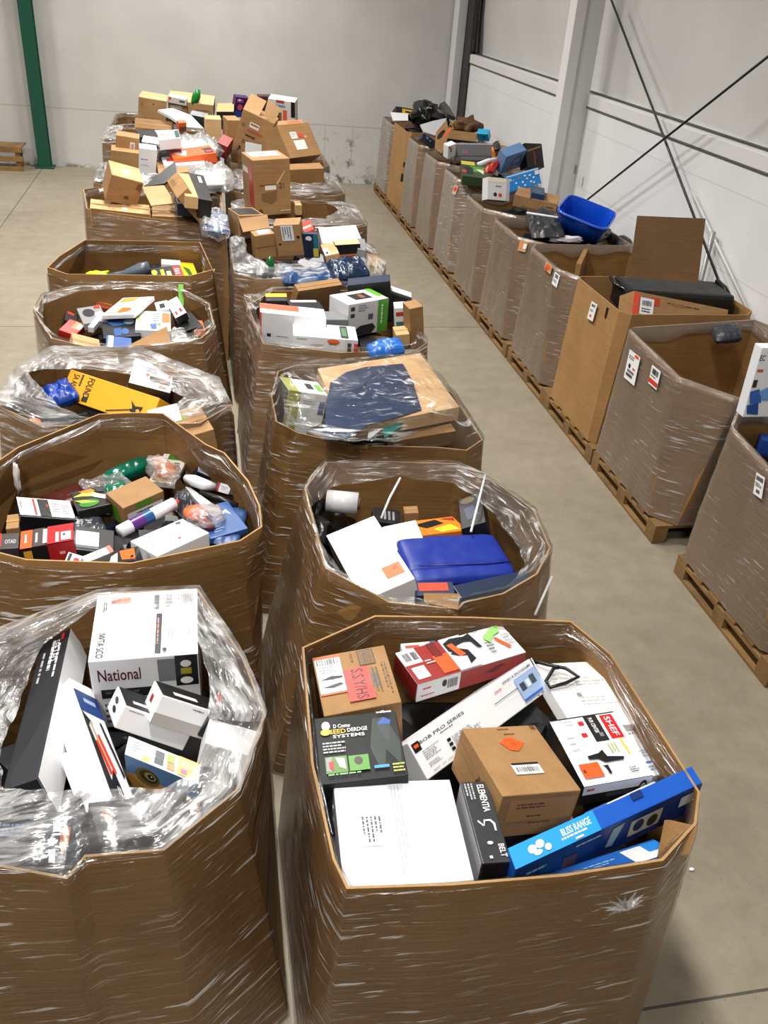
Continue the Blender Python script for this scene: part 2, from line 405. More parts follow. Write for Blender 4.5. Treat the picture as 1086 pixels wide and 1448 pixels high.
def wrap(key, mat, collar=None, hole=None, up=.015, rip=.004, out=.008, lip=None, zlo=None, cm=None, sag=0.0, cap=False):
    """stretch film round a carton: a skirt down its sides, over the rim and, with hole, a collar reaching in to that outline"""
    B = BINS[key]; N = 144; rows = 22; sd = rnd.uniform(0, 99)
    ctr = B['c'].copy(); ctr.z = 0
    th = [2*math.pi*k/N for k in range(N)]
    R3 = [offset(B[k], out) for k in ('bot', 'mid', 'q3', 'rim')]
    key_t = (0, .5, .78, 1)
    prof = []
    for t in th: prof.append([angles(r, ctr, t) or (0.5, 1.0) for r in R3])
    mb = MB(); vs = []; uvs = []; u = 0; zb = B['zb'] if zlo is None else zlo
    last = None; us = []
    for k in range(N+1):
        t = th[k % N]; r = prof[k % N][3][0]; p = V((math.cos(t)*r, math.sin(t)*r, 0))
        if last is not None: u += (p-last).length
        last = p; us.append(u)
    def add(k, r, z, v):
        t = th[k % N]; vs.append(ctr + V((math.cos(t)*r, math.sin(t)*r, z))); uvs.append((us[k], v))
    nr = 0
    for i in range(rows+1):
        f = i/rows
        for k in range(N+1):
            pr = prof[k % N]; j = max(q for q in range(3) if f >= key_t[q]) ; g = (f-key_t[j])/(key_t[j+1]-key_t[j])
            r = pr[j][0]*(1-g)+pr[j+1][0]*g; z = pr[j][1]*(1-g)+pr[j+1][1]*g
            z = max(z, zb) if i else zb
            kk = k % N
            r += rip*noise.noise(V((math.cos(th[kk])*4, math.sin(th[kk])*4, z*14+math.sin(th[kk]*3)*1.5+sd))) + rip*.7*noise.noise(V((math.cos(th[kk])*11, math.sin(th[kk])*11, z*5+sd)))
            if i == rows: z += up
            add(k, r, z, z)
        nr += 1
    if hole:
        hp = ccw([V(p) for p in hole]); steps = 8
        for i in range(1, steps+1):
            f = i/steps
            for k in range(N+1):
                kk = k % N; r0, z0 = prof[kk][3]; h = angles(hp, ctr, th[kk]) or (r0*.7, z0)
                r = (r0-.02)*(1-f) + h[0]*f; z = (z0+up)*(1-f) + h[1]*f - sag*4*f*(1-f)
                z += .012*noise.noise(V((math.cos(th[kk])*r*9+sd, math.sin(th[kk])*r*9, 3))) + .006*noise.noise(V((math.cos(th[kk])*r*30+sd, math.sin(th[kk])*r*30, 9)))
                if i == steps: r += .012*noise.noise(V((math.cos(th[kk])*5, math.sin(th[kk])*5, sd)))
                add(k, r, z, prof[kk][3][1] + (r0-r))
            nr += 1
        if cap:
            for i in range(1, 6):
                f = 1-i/5*.98
                for k in range(N+1):
                    kk = k % N; r0, z0 = prof[kk][3]; h = angles(hp, ctr, th[kk]) or (r0*.7, z0); zc = sum(p.z for p in hp)/len(hp); r = h[0]*f
                    z = h[1]*f + zc*(1-f) + .010*noise.noise(V((math.cos(th[kk])*r*14+sd, math.sin(th[kk])*r*14, 3)))
                    add(k, r, z, prof[kk][3][1] + (r0-r))
                nr += 1
    else:
        for k in range(N+1):
            kk = k % N; r0, z0 = prof[kk][3]; add(k, r0-.03, z0+up*.6, z0+.03)
        nr += 1
        for k in range(N+1):
            kk = k % N; r0, z0 = prof[kk][3]; add(k, r0-.035-.01*noise.noise(V((th[kk]*3, sd, 0))), z0-.09-.08*noise.noise(V((math.cos(th[kk])*2.5, math.sin(th[kk])*2.5, sd))), z0+.15)
        nr += 1
    fs = []; W = N+1; cut = rows
    fa, fb = [], []
    for i in range(nr-1):
        for k in range(N): (fa if i < cut else fb).append((i*W+k, i*W+k+1, (i+1)*W+k+1, (i+1)*W+k))
    mb.mesh(vs, fa, mat, True); kk = mb.mi(cm or mat)
    for f in fb: mb.f.append(f); mb.m.append(kk); mb.sm.append(True)
    mb.uv = uvs
    return mb.build('stretch_wrap', B['o'])
def hit(key, px, py):
    B = BINS[key]; d = ray(px, py); best = None; rr = [B['bot'], B['mid'], B['q3'], B['rim']]; n = len(B['rim'])
    for i in range(3):
        for k in range(n):
            a, b, c, e = rr[i][k], rr[i][(k+1) % n], rr[i+1][(k+1) % n], rr[i+1][k]
            for t in ((a, b, c), (a, c, e)):
                nn = (t[1]-t[0]).cross(t[2]-t[0])
                if nn.dot(d) >= 0: continue
                s = (t[0]-CAM).dot(nn)/d.dot(nn); p = CAM+d*s
                ok = all((t[(q+1) % 3]-t[q]).cross(p-t[q]).dot(nn) >= -1e-7 for q in range(3))
                if ok and (best is None or s < best): best = s
    return None if best is None else CAM+d*best
def sticker(key, name, quad, pr, base='#e6e6e6', lift=.02):
    """a label stuck on the outside of a carton; quad = its corners A,B,D,C round"""
    q = [hit(key, *p) for p in quad]
    if any(p is None for p in q):
        print('sticker miss', key, name, quad); return
    a, b, d, c = q; c = d + a - b; n = (b-a).cross(a-c).normalized()
    if n.dot(CAM-a) < 0: n = -n
    a, b, c = a+n*lift, b+n*lift, c+n*lift
    mb = MB(); F = {'T': Face(a, b-a, c-a, n)}; mb.hexa([a, b, b+c-a, c], [p-n*.002 for p in (a, b, b+c-a, c)], M(base), 0)
    art(mb, F, pr); mb.build(name, BINS[key]['o'])
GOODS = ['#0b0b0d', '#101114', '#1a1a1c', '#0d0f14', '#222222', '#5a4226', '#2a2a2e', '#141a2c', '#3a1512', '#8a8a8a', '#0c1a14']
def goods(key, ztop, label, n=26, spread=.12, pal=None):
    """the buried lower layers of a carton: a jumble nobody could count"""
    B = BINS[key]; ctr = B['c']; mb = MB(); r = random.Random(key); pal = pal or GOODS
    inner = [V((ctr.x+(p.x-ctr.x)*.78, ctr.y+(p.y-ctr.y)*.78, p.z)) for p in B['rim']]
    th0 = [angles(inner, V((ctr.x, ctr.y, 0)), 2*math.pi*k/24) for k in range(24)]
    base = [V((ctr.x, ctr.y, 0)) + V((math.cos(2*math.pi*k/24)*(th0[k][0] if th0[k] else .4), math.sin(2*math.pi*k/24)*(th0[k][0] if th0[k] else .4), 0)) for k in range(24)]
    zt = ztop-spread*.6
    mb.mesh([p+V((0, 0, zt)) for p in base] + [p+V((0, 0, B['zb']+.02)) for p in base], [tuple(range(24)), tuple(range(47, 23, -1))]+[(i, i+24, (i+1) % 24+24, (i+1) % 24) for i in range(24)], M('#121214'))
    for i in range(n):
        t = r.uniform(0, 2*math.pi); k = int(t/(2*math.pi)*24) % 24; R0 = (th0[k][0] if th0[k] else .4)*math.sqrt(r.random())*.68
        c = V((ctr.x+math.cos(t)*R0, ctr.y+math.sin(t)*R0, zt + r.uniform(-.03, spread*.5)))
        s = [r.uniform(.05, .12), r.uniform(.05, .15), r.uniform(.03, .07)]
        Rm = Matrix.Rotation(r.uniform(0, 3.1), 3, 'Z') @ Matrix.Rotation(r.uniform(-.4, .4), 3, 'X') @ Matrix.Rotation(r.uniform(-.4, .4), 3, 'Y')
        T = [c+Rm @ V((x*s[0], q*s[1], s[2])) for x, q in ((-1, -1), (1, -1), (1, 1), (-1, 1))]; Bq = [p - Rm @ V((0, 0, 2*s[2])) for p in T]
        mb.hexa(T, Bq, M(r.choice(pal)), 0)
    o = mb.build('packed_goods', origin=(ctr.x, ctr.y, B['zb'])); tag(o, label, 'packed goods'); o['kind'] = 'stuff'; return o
# ================================================================== THE HALL
def concrete():
    m, nt, b = newmat('concrete_floor'); tc = nd(nt, 'ShaderNodeTexCoord')
    def N(sc, det, ro=.6):
        n = nd(nt, 'ShaderNodeTexNoise'); n.inputs['Scale'].default_value = sc; n.inputs['Detail'].default_value = det; n.inputs['Roughness'].default_value = ro
        nt.links.new(tc.outputs['Object'], n.inputs['Vector']); return n
    n1, n2, n3 = N(.55, 6), N(6, 8, .7), N(60, 3)
    r = nd(nt, 'ShaderNodeValToRGB'); e = r.color_ramp.elements; e[0].position = .3; e[1].position = .72; e[0].color = lin('#746b5a'); e[1].color = lin('#998f7c')
    a = nd(nt, 'ShaderNodeMath', operation='MULTIPLY_ADD'); a.inputs[1].default_value = .5; nt.links.new(n2.outputs['Fac'], a.inputs[0])
    h = nd(nt, 'ShaderNodeMath', operation='MULTIPLY'); h.inputs[1].default_value = .5; nt.links.new(n1.outputs['Fac'], h.inputs[0]); nt.links.new(h.outputs[0], a.inputs[2]); nt.links.new(a.outputs[0], r.inputs[0])
    # small pits and specks
    pr = nd(nt, 'ShaderNodeMapRange'); pr.inputs['From Min'].default_value = .66; pr.inputs['From Max'].default_value = .74; nt.links.new(n3.outputs['Fac'], pr.inputs[0])
    mx = nd(nt, 'ShaderNodeMixRGB'); nt.links.new(pr.outputs[0], mx.inputs[0]); nt.links.new(r.outputs[0], mx.inputs[1]); mx.inputs[2].default_value = lin('#5d564c')
    # saw-cut joints
    sx = nd(nt, 'ShaderNodeSeparateXYZ'); nt.links.new(tc.outputs['Object'], sx.inputs[0]); last = mx.outputs[0]
    for ax, vals in (('Y', (1.55, 8.8, 16.0)), ('X', (-2.62,))):
        for v in vals:
            s = nd(nt, 'ShaderNodeMath', operation='SUBTRACT'); s.inputs[1].default_value = v; nt.links.new(sx.outputs[ax], s.inputs[0])
            ab = nd(nt, 'ShaderNodeMath', operation='ABSOLUTE'); nt.links.new(s.outputs[0], ab.inputs[0])
            lt = nd(nt, 'ShaderNodeMath', operation='LESS_THAN'); lt.inputs[1].default_value = .006; nt.links.new(ab.outputs[0], lt.inputs[0])
            m2 = nd(nt, 'ShaderNodeMixRGB'); nt.links.new(lt.outputs[0], m2.inputs[0]); nt.links.new(last, m2.inputs[1]); m2.inputs[2].default_value = lin('#4a443b'); last = m2.outputs[0]
    nt.links.new(last, b.inputs['Base Color']); b.inputs['Roughness'].default_value = .62
    bp = nd(nt, 'ShaderNodeBump'); bp.inputs['Strength'].default_value = .15; bp.inputs['Distance'].default_value = .01; nt.links.new(n2.outputs['Fac'], bp.inputs['Height']); nt.links.new(bp.outputs[0], b.inputs['Normal'])
    return m
def wallpaint(name, c0, c1, stains=False, rough=.6, seam=None):
    m, nt, b = newmat(name); tc = nd(nt, 'ShaderNodeTexCoord')
    n = nd(nt, 'ShaderNodeTexNoise'); n.inputs['Scale'].default_value = 1.3; n.inputs['Detail'].default_value = 6
    nt.links.new(tc.outputs['Object'], n.inputs['Vector'])
    r = nd(nt, 'ShaderNodeValToRGB'); r.color_ramp.elements[0].position = .35; r.color_ramp.elements[1].position = .65; r.color_ramp.elements[0].color = lin(c0); r.color_ramp.elements[1].color = lin(c1)
    nt.links.new(n.outputs['Fac'], r.inputs[0]); last = r.outputs[0]
    geo = nd(nt, 'ShaderNodeNewGeometry'); sx = nd(nt, 'ShaderNodeSeparateXYZ'); nt.links.new(geo.outputs['Position'], sx.inputs[0])
    def box01(ax, lo, hi, soft):
        a = nd(nt, 'ShaderNodeMapRange'); a.inputs['From Min'].default_value = lo-soft; a.inputs['From Max'].default_value = lo+soft; nt.links.new(sx.outputs[ax], a.inputs[0])
        c = nd(nt, 'ShaderNodeMapRange'); c.inputs['From Min'].default_value = hi+soft; c.inputs['From Max'].default_value = hi-soft; nt.links.new(sx.outputs[ax], c.inputs[0])
        q = nd(nt, 'ShaderNodeMath', operation='MULTIPLY'); nt.links.new(a.outputs[0], q.inputs[0]); nt.links.new(c.outputs[0], q.inputs[1]); return q.outputs[0]
    def mul(a, c):
        q = nd(nt, 'ShaderNodeMath', operation='MULTIPLY', use_clamp=True); nt.links.new(a, q.inputs[0]); nt.links.new(c, q.inputs[1]); return q.outputs[0]
    def mixc(f, col):
        global last_
        mm = nd(nt, 'ShaderNodeMixRGB'); nt.links.new(f, mm.inputs[0]); nt.links.new(last, mm.inputs[1]); mm.inputs[2].default_value = lin(col); return mm.outputs[0]
    if stains:
        # mould bloom low on the wall and a long horizontal panel joint with a few uprights
        n2 = nd(nt, 'ShaderNodeTexNoise'); n2.inputs['Scale'].default_value = 4.5; n2.inputs['Detail'].default_value = 7; n2.inputs['Roughness'].default_value = .7; nt.links.new(tc.outputs['Object'], n2.inputs['Vector'])
        q = nd(nt, 'ShaderNodeMapRange'); q.inputs['From Min'].default_value = .55; q.inputs['From Max'].default_value = .66; nt.links.new(n2.outputs['Fac'], q.inputs[0])
        last = mixc(mul(q.outputs[0], mul(box01('X', 1.6, 2.9, .3), box01('Z', -.1, .75, .12))), '#6f6c62')
        q2 = nd(nt, 'ShaderNodeMapRange'); q2.inputs['From Min'].default_value = .5; q2.inputs['From Max'].default_value = .6; nt.links.new(n2.outputs['Fac'], q2.inputs[0])
        last = mixc(mul(q2.outputs[0], mul(box01('X', 1.5, 3.0, .3), box01('Z', -.1, .12, .06))), '#5d5a50')
        last = mixc(mul(q2.outputs[0], box01('Z', -.1, .05, .03)), '#7c776a')
        last = mixc(box01('Z', .925, .935, .004), '#9a968d')
        for x in (2.15, 2.62): last = mixc(mul(box01('X', x, x+.008, .004), box01('Z', .3, .93, .03)), '#a5a198')
    if seam:
        for z in seam: last = mixc(box01('Z', z, z+.006, .003), '#c9c8c4')
    nt.links.new(last, b.inputs['Base Color']); b.inputs['Roughness'].default_value = rough; return m
WB = wallpaint('back_wall_paint', '#c2c0bd', '#cccac7', True)
WR = wallpaint('block_wall_paint', '#e2e2e2', '#e9e9e9', seam=(.62, 1.24, 1.86))
WU = wallpaint('faced_insulation', '#cfcecb', '#d6d5d2', rough=.45)
WHITE = M('#dedddb', .5)
def prismx(mb, q, mat):     # closed prism from 4 ground corners, z0..z1
    pts, z0, z1 = q; mb.hexa([V((x, y, z1)) for x, y in pts], [V((x, y, z0)) for x, y in pts], mat, 0)
def yb(x): return 16.45 - .12*x
mb = MB(); prismx(mb, ([(-13, -6), (4.75, -6), (4.75, 18.5), (-13, 18.5)], -.2, 0), concrete()); struct(mb.build('floor', origin=(0, 0, 0)))
mb = MB(); prismx(mb, ([(-13, yb(-13)), (4.75, yb(4.75)), (4.75, yb(4.75)+.25), (-13, yb(-13)+.25)], 0, 8), WB); struct(mb.build('wall_back'))
mb = MB(); prismx(mb, ([(4.35, -6), (4.6, -6), (4.6, 15.92), (4.35, 15.92)], 0, 2.08), WR); struct(mb.build('wall_right'))
mb = MB(); prismx(mb, ([(-13.2, -6), (-13, -6), (-13, 18.0), (-13.2, 18.0)], 0, 8), wallpaint('far_wall_paint', '#cfcdca', '#d8d6d3')); struct(mb.build('wall_left'))
# insulated upper panels, bulging a little between the frames
mb = MB()
for y0, y1 in ((-2.0, 4.1), (4.1, 10.22), (10.22, 15.9)):
    n, mz = 16, 20; vs = []; fs = []
    for i in range(n+1):
        for j in range(mz+1):
            s, t = i/n, j/mz; bul = .09*(1-abs(2*s-1)**6)*min(1, t*8+.05)
            vs.append(V((4.56-bul, y0+(y1-y0)*s, 2.16+5.8*t)))
    for i in range(n):
        for j in range(mz): fs.append((i*(mz+1)+j, i*(mz+1)+j+1, (i+1)*(mz+1)+j+1, (i+1)*(mz+1)+j))
    mb.mesh(vs, fs, WU, True)
struct(mb.build('wall_right_upper'))
mb = MB(); mb.box((4.45, 5.0, 2.15), .24, 21.8, .12, WHITE, .006)
struct(mb.build('trim_1'))
mb = MB(); mb.box((4.455, 5.0, 2.22), .04, 21.8, .02, M('#4c4c4a', .4, .5), .004); struct(mb.build('trim_2'))
def column(x0, x1, y0, y1, mat, name):
    mb = MB(); c = ((x0+x1)/2, (y0+y1)/2)
    mb.box((x0+.012, c[1], 4), .024, y1-y0, 8, mat, .002); mb.box((x1-.012, c[1], 4), .024, y1-y0, 8, mat, .002); mb.box((c[0], c[1], 4), x1-x0-.05, .016, 8, mat, 0)
    return struct(mb.build(name))
mb = MB(); mb.box((4.06, 10.27, 4), .12, .20, 8, WHITE, .008); mb.box((4.23, 10.29, 4), .24, .10, 8, WHITE, .004)
mb.box((4.235, 10.0, 1.45), .015, .05, .09, M('#8a8a88', .4, .6)); mb.box((4.16, 10.27, .01), .34, .3, .02, WHITE, .002)
struct(mb.build('column_right'))
mb = MB(); mb.box((4.24, 15.76, 4), .14, .3, 8, WHITE, .004); struct(mb.build('column_corner'))
mb = MB(); mb.box((4.33, 15.42, 4), .03, .36, 8, M('#2c2c2b', .5), .002); struct(mb.build('corner_shade'))  # dark strip painting the shaded gap beside the corner column
mb = MB(); mb.box((4.34, 5.0, 2.082), .012, 21.8, .014, M('#5a5a58', .5), .002); struct(mb.build('trim_4'))
GREEN = M('#0b4a37', .45)
mb = MB(); yc = yb(-2.58)-.16
mb.box((-2.58, yc-.1, 4), .2, .02, 8, GREEN, .002); mb.box((-2.58, yc+.1, 4), .2, .02, 8, GREEN, .002); mb.box((-2.58, yc, 4), .02, .18, 8, GREEN, 0)
mb.box((-2.58, yc, .012), .3, .3, .024, GREEN, .002); struct(mb.build('column_green'))
# rods, slim grey upright
def rod(name, label, cat, a, b, r, mat):
    o = tubes(name, label, cat, [a, b], r, mat); return o
STEEL = M('#3c3c3d', .35, .7); UPRIGHT_GREY = M('#9b9b9a', .4, .5)
rod('brace_rod', 'dark steel brace rod falling rightwards down the wall from beside the white column', 'brace rod', PX(855, -25, 4.2), PX(1047, 478, 4.2), .011, STEEL)
rod('brace_rod', 'dark steel brace rod rising from behind the blue tote up to the right edge', 'brace rod', PX(826, 286, 4.16), PX(1110, 61, 4.16), .011, STEEL)
mb = MB(); a, b = PX(1009, 328, 4.28), PX(1000, 402, 4.28); mb.tube([V((4.28, a.y, a.z)), V((4.28, a.y, .0))], .022, UPRIGHT_GREY)
o = mb.build('grey_upright'); tag(o, 'slim grey upright against the white wall behind the tall brown sheet', 'upright')  # slim grey tube standing close to the block wall
mb = MB(); a = PX(978, 270, 4.3); b = PX(1072, 470, 4.3); mb.tube([a, b], .012, M('#d0d0ce', .5)); o = mb.build('rod_shadow'); tag(o, 'thin pale tube standing for the rod shadow on the block wall under the rail', 'rod_shadow')  # pale tube drawn in place of the brace rod's shadow line
# wooden crate far left
q = PY(6, 232, 16.2); mb = MB()
for z in (.03, .19, .33): mb.box((q.x-.15, q.y, z), .9, .02, .08, WOOD, .003)
for x in (-.55, .27): mb.box((q.x-.0+x*.9-.02, q.y+.06, .18), .07, .09, .36, WOOD, .003)
mb.box((q.x-.15, q.y+.22, .37), .92, .45, .02, WOOD, .003)
for x in (-.5, .2): mb.box((q.x+x, q.y+.4, .18), .07, .07, .36, WOOD, .003)
o = mb.build('wooden_crate'); tag(o, 'low slatted wooden crate against the back wall left of the green column', 'crate')
o = lump('paper_scrap', 'tiny white paper scrap on the concrete beside the front middle carton', 'scrap', P(978, 1229, .006), (.012, .008, .004), M('#e8e8e8'))

# ================================================================== THE CARTONS
def oct_(x0, x1, y0, y1, z, ch=.18, dx=0.1):
    zz = z if isinstance(z, (tuple, list)) else (z,)*8
    p = [(x0+dx+ch, y0), (x1-ch, y0), (x1, y0+ch), (x1, y1-ch), (x1-ch, y1), (x0+dx+ch, y1), (x0+dx, y1-ch), (x0+dx, y0+ch)]
    return [V((a, b, c)) for (a, b), c in zip(p, zz)]
def octb(x0, x1, y0, y1, z, ch=.12): return oct_(x0, x1, y0, y1, z, ch, 0)
# ---- left row
bin_('L1', 'film-wrapped bulk carton nearest on the left, holding the long black box', [P(140, 838, 1.1), P(280, 832, 1.1), P(345, 930, 1.1), P(376, 1010, 1.1), P(336, 1118, 1.1), P(232, 1203, 1.1), P(121, 1212, 1.1), P(95, 1243, 1.07), P(0, 1226, 1.1), V((-.82, 1.66, 1.1)), V((-1.0, 1.9, 1.1)), V((-.98, 2.32, 1.1)), V((-.80, 2.62, 1.1))], 0.004, rect=(-1.1, .194, 1.5, 2.86), bulge=.004)
bin_('L2', 'open bulk carton with a tall bare back wall, second from the front on the left', [P(25, 632, 1.17), P(140, 585, 1.2), P(190, 583, 1.2), P(231, 584, 1.2), P(292, 628, 1.19), P(318, 640, 1.18), P(352, 680, 1.14), P(368, 715, 1.1), P(371, 745, 1.08), P(340, 765, 1.06), P(185, 797, 1.06), P(37, 792, 1.06), P(-10, 780, 1.06), P(-70, 730, 1.08), P(-60, 690, 1.12)], 0.004, rect=(-1.12, .194, 2.95, 4.25), bulge=.004)
bin_('L3', 'film-draped bulk carton with the yellow box leaning in it', [P(26, 530, 1.1), P(75, 500, 1.1), P(200, 502, 1.1), P(308, 545, 1.1), P(330, 585, 1.1), V((.12, 4.52, 1.1)), V((-.05, 4.30, 1.1)), V((-.85, 4.30, 1.1)), V((-1.1, 4.55, 1.1))], 0.004, rect=(-1.2, .194, 4.3, 5.3), bulge=.004)
bin_('L4', 'round-rimmed bulk carton of mixed small packs with a green strip of tape on its rim', [P(48, 440, 1.1), P(60, 417, 1.1), P(110, 405, 1.1), P(175, 402, 1.1), P(245, 404, 1.1), P(296, 430, 1.1), P(303, 460, 1.1), P(285, 478, 1.1), P(240, 486, 1.08), P(180, 492, 1.06), P(120, 490, 1.06), P(72, 478, 1.08)], 0.004, rect=(-1.15, .194, 5.38, 6.62), bulge=.004)
bin_('L5', 'bare square-cornered bulk carton with only a few yellow and black packs in it', [P(83, 362, 1.14), P(120, 339, 1.16), P(283, 342, 1.16), P(302, 384, 1.14), V((.08, 6.95, 1.14)), V((-.1, 6.78, 1.14)), V((-1.0, 6.78, 1.14)), V((-1.16, 6.95, 1.14))], 0.004, rect=(-1.18, .194, 6.72, 7.95), bulge=.004)
bin_('L6', 'bulk carton heaped with plain kraft boxes, sixth from the front on the left', [P(122, 295, 1.22), P(207, 308, 1.22), P(290, 317, 1.22), P(318, 324, 1.22), V((.2, 9.2, 1.22)), V((.1, 9.32, 1.22)), V((-.98, 9.4, 1.22)), V((-1.12, 9.28, 1.22))], 0.004)
bin_('L7', 'film-topped bulk carton with a white box and an orange pack, behind the heaped kraft boxes', octb(-1.05, .2, 9.47, 10.55, 1.22), 0.004)
bin_('L8', 'bulk carton with looped white film on top, second from the back on the left', octb(-1.05, .2, 10.7, 11.8, 1.4), 0.004)
bin_('L9', 'furthest bulk carton of the left row, stacked with kraft boxes before the back wall', octb(-1.05, .25, 11.95, 13.1, 1.4), 0.004)
# ---- middle row
bin_('C1', 'front open bulk carton full of white, kraft and blue boxes beside the aisle', [P(427, 915, 1.1), P(530, 870, 1.1), P(670, 872, 1.1), P(808, 878, 1.1), P(865, 925, 1.1), P(990, 1120, 1.1), P(985, 1165, 1.1), P(938, 1217, 1.1), P(800, 1239, 1.1), P(640, 1252, 1.1), P(490, 1257, 1.1), P(470, 1215, 1.1), P(440, 1080, 1.1)], 0.004, rect=(0.222, 1.43, 1.36, 2.62), bulge=.004, shift=(.012, 0))
bin_('C2', 'film-rimmed bulk carton with the blue folded tarp', [P(430, 690, 1.1), P(460, 653, 1.1), P(550, 652, 1.1), P(645, 655, 1.1), P(697, 678, 1.1), P(755, 720, 1.1), P(779, 775, 1.1), P(760, 812, 1.08), P(712, 840, 1.07), P(655, 853, 1.06), P(648, 862, 1.06), P(550, 852, 1.06), P(460, 804, 1.08)], 0.004, rect=(0.222, 1.55, 2.66, 3.82), bulge=.004)
bin_('C3', 'film-covered bulk carton with the navy sheet over kraft on top', [P(383, 560, 1.1), V((.42, 5.0, 1.1)), V((.55, 5.1, 1.1)), V((1.2, 5.1, 1.1)), P(640, 555, 1.1), P(683, 622, 1.1), P(660, 637, 1.08), P(620, 633, 1.08), P(500, 630, 1.08), P(420, 612, 1.08), P(390, 596, 1.1)], 0.004, rect=(0.224, 1.5, 3.9, 5.1), bulge=.004)
bin_('C4', 'bulk carton packed with white retail boxes and a green-sided router box', [P(345, 420, 1.1), V((.35, 6.3, 1.1)), V((.5, 6.55, 1.1)), V((1.25, 6.6, 1.1)), V((1.42, 6.3, 1.1)), P(604, 485, 1.1), P(590, 495, 1.08), P(480, 499, 1.08), P(372, 486, 1.08)], 0.004, rect=(0.222, 1.54, 5.2, 6.6), bulge=.004)
bin_('C5', 'film-swathed bulk carton with upright kraft boxes and a navy crumpled bag', [V((.24, 7.0, 1.1)), V((.24, 7.95, 1.1)), V((.38, 8.15, 1.1)), V((1.3, 8.15, 1.1)), V((1.5, 7.8, 1.1)), P(545, 376, 1.1), V((1.4, 6.85, 1.1)), V((.4, 6.85, 1.1))], 0.004, rect=(0.222, 1.54, 6.72, 8.18), bulge=.004)
bin_('C6', 'half-empty bulk carton with twisted film around its rim under the tall kraft box', octb(.30, 1.55, 8.3, 9.3, 1.15), 0.004)
bin_('C7', 'bulk carton carrying the square kraft box with a red stripe', octb(.30, 1.5, 9.42, 10.5, 1.2), 0.004)
bin_('C8', 'bulk carton under the tilted open kraft box', octb(.35, 1.5, 10.65, 11.7, 1.25), 0.004)
bin_('C9', 'furthest bulk carton of the middle row before the stained back wall', octb(.35, 1.5, 11.85, 13.0, 1.3), 0.004)
# ---- right row on pallets
RB = [('R1', 3.08, 4.22, 1.12, 'wrapped', 'film-wrapped bulk carton cut off by the right edge, with the iron box poking out'),
      ('R2', 4.5, 5.68, 1.12, 'wrapped', 'film-wrapped empty bulk carton with a white and a red-footed label'),
      ('R3', 5.72, 6.72, 1.2, 'bare', 'unwrapped bulk carton with the black tote lid and a slit in its side'),
      ('R4', 6.76, 7.86, 1.14, 'wrapped', 'film-wrapped bulk carton with an orange sticker, just behind the unwrapped one'),
      ('R5', 7.9, 9.02, 1.12, 'wrapped', 'film-wrapped bulk carton under the blue tote'),
      ('R6', 9.06, 10.14, 1.12, 'wrapped', 'film-wrapped bulk carton in front of the pale blue icon box'),
      ('R7', 10.18, 11.22, 1.2, 'wrapped', 'shiny film-wrapped bulk carton with the garden toy pack on top'),
      ('R8', 11.26, 12.32, 1.2, 'wrapped', 'film-wrapped bulk carton holding the long grey box'),
      ('R9', 12.36, 13.42, 1.22, 'wrapped', 'film-wrapped bulk carton with papers and a small navy box on its corner'),
      ('R10', 13.46, 14.5, 1.26, 'bare', 'ochre unwrapped bulk carton with hand holes, second from the corner'),
      ('R11', 14.54, 15.5, 1.2, 'wrapped', 'last bulk carton in the far corner of the hall by the wall')]
for k, y0, y1, z, kind, lab in RB:
    zz = z
    if k == 'R2': zz = (1.08, 1.04, 1.08, 1.18, 1.2, 1.14, 1.14, 1.1)
    if k == 'R1': zz = (1.0, 1.0, 1.1, 1.15, 1.15, 1.16, 1.08, 1.0)
    if k == 'R4': zz = (1.1, 1.0, 1.05, 1.16, 1.16, 1.16, 1.14, 1.14)
    ch = .06 if k in ('R3', 'R10', 'R11') else .24
    xr = 3.94 if 8.9 < y0 < 11 else 4.12
    def foot(xl, ya, yb_, cn, cf, z8):     # sharp far corner, broad near corner towards the aisle
        p = [(xl+cn, ya), (xr-.1, ya), (xr, ya+.1), (xr, yb_-.1), (xr-.1, yb_), (xl+cf, yb_), (xl, yb_-cf), (xl, ya+cn*1.1)]
        return [V((u, w, q)) for (u, w), q in zip(p, z8)]
    z8 = zz if isinstance(zz, tuple) else (zz,)*8
    bin_(k, lab, foot(3.01, y0+.05, y1-.01, .07 if ch < .1 else .27, .05, z8), .145, base=foot(2.955, y0+.03, y1-.02, .05 if ch < .1 else .14, .04, (.145,)*8), bulge=.004, mat=KO if kind == 'bare' else KB)
# pallets: built once, copied
def pallet(x, y):
    e = empty('pallet', (x, y, 0), '', 'pallet', 'pallets under the cartons along the right wall')
    for i in (-.515, 0, .515):
        mb = MB(); mb.box((x+i, y, .012), .1, 1.1, .022, WOOD, .002)
        for j in (-.49, 0, .49): mb.box((x+i, y+j, .06), .1, .12, .076, WOOD, .003)
        mb.box((x+i, y, .108), .1, 1.1, .022, WOOD, .002); mb.build('runner', e)
    mb = MB()
    for i in range(6): mb.box((x, y-.495+i*.198, .131), 1.13, .11, .022, WOOD, .002)
    mb.build('top_deck', e)
    return e
P0 = pallet(3.51, 3.66)
PL = {'R1': 'wooden pallet nearest the right edge, under the carton with the iron box', 'R2': 'wooden pallet under the empty wrapped carton with the two labels', 'R3': 'wooden pallet under the unwrapped carton with the black tote lid',
      'R4': 'wooden pallet under the wrapped carton with the orange sticker', 'R5': 'wooden pallet under the carton below the blue tote', 'R6': 'wooden pallet under the carton in front of the pale blue icon box', 'R7': 'wooden pallet under the shiny wrapped carton with the garden toy pack',
      'R8': 'wooden pallet under the carton holding the long grey box', 'R9': 'wooden pallet under the carton with papers on its corner', 'R10': 'wooden pallet under the ochre carton with hand holes', 'R11': 'wooden pallet under the last carton in the far corner'}
def dup(r, loc):
    c = r.copy(); COL.objects.link(c); c.location = loc
    for ch in list(r.children):
        d = ch.copy(); COL.objects.link(d); d.parent = c
    return c
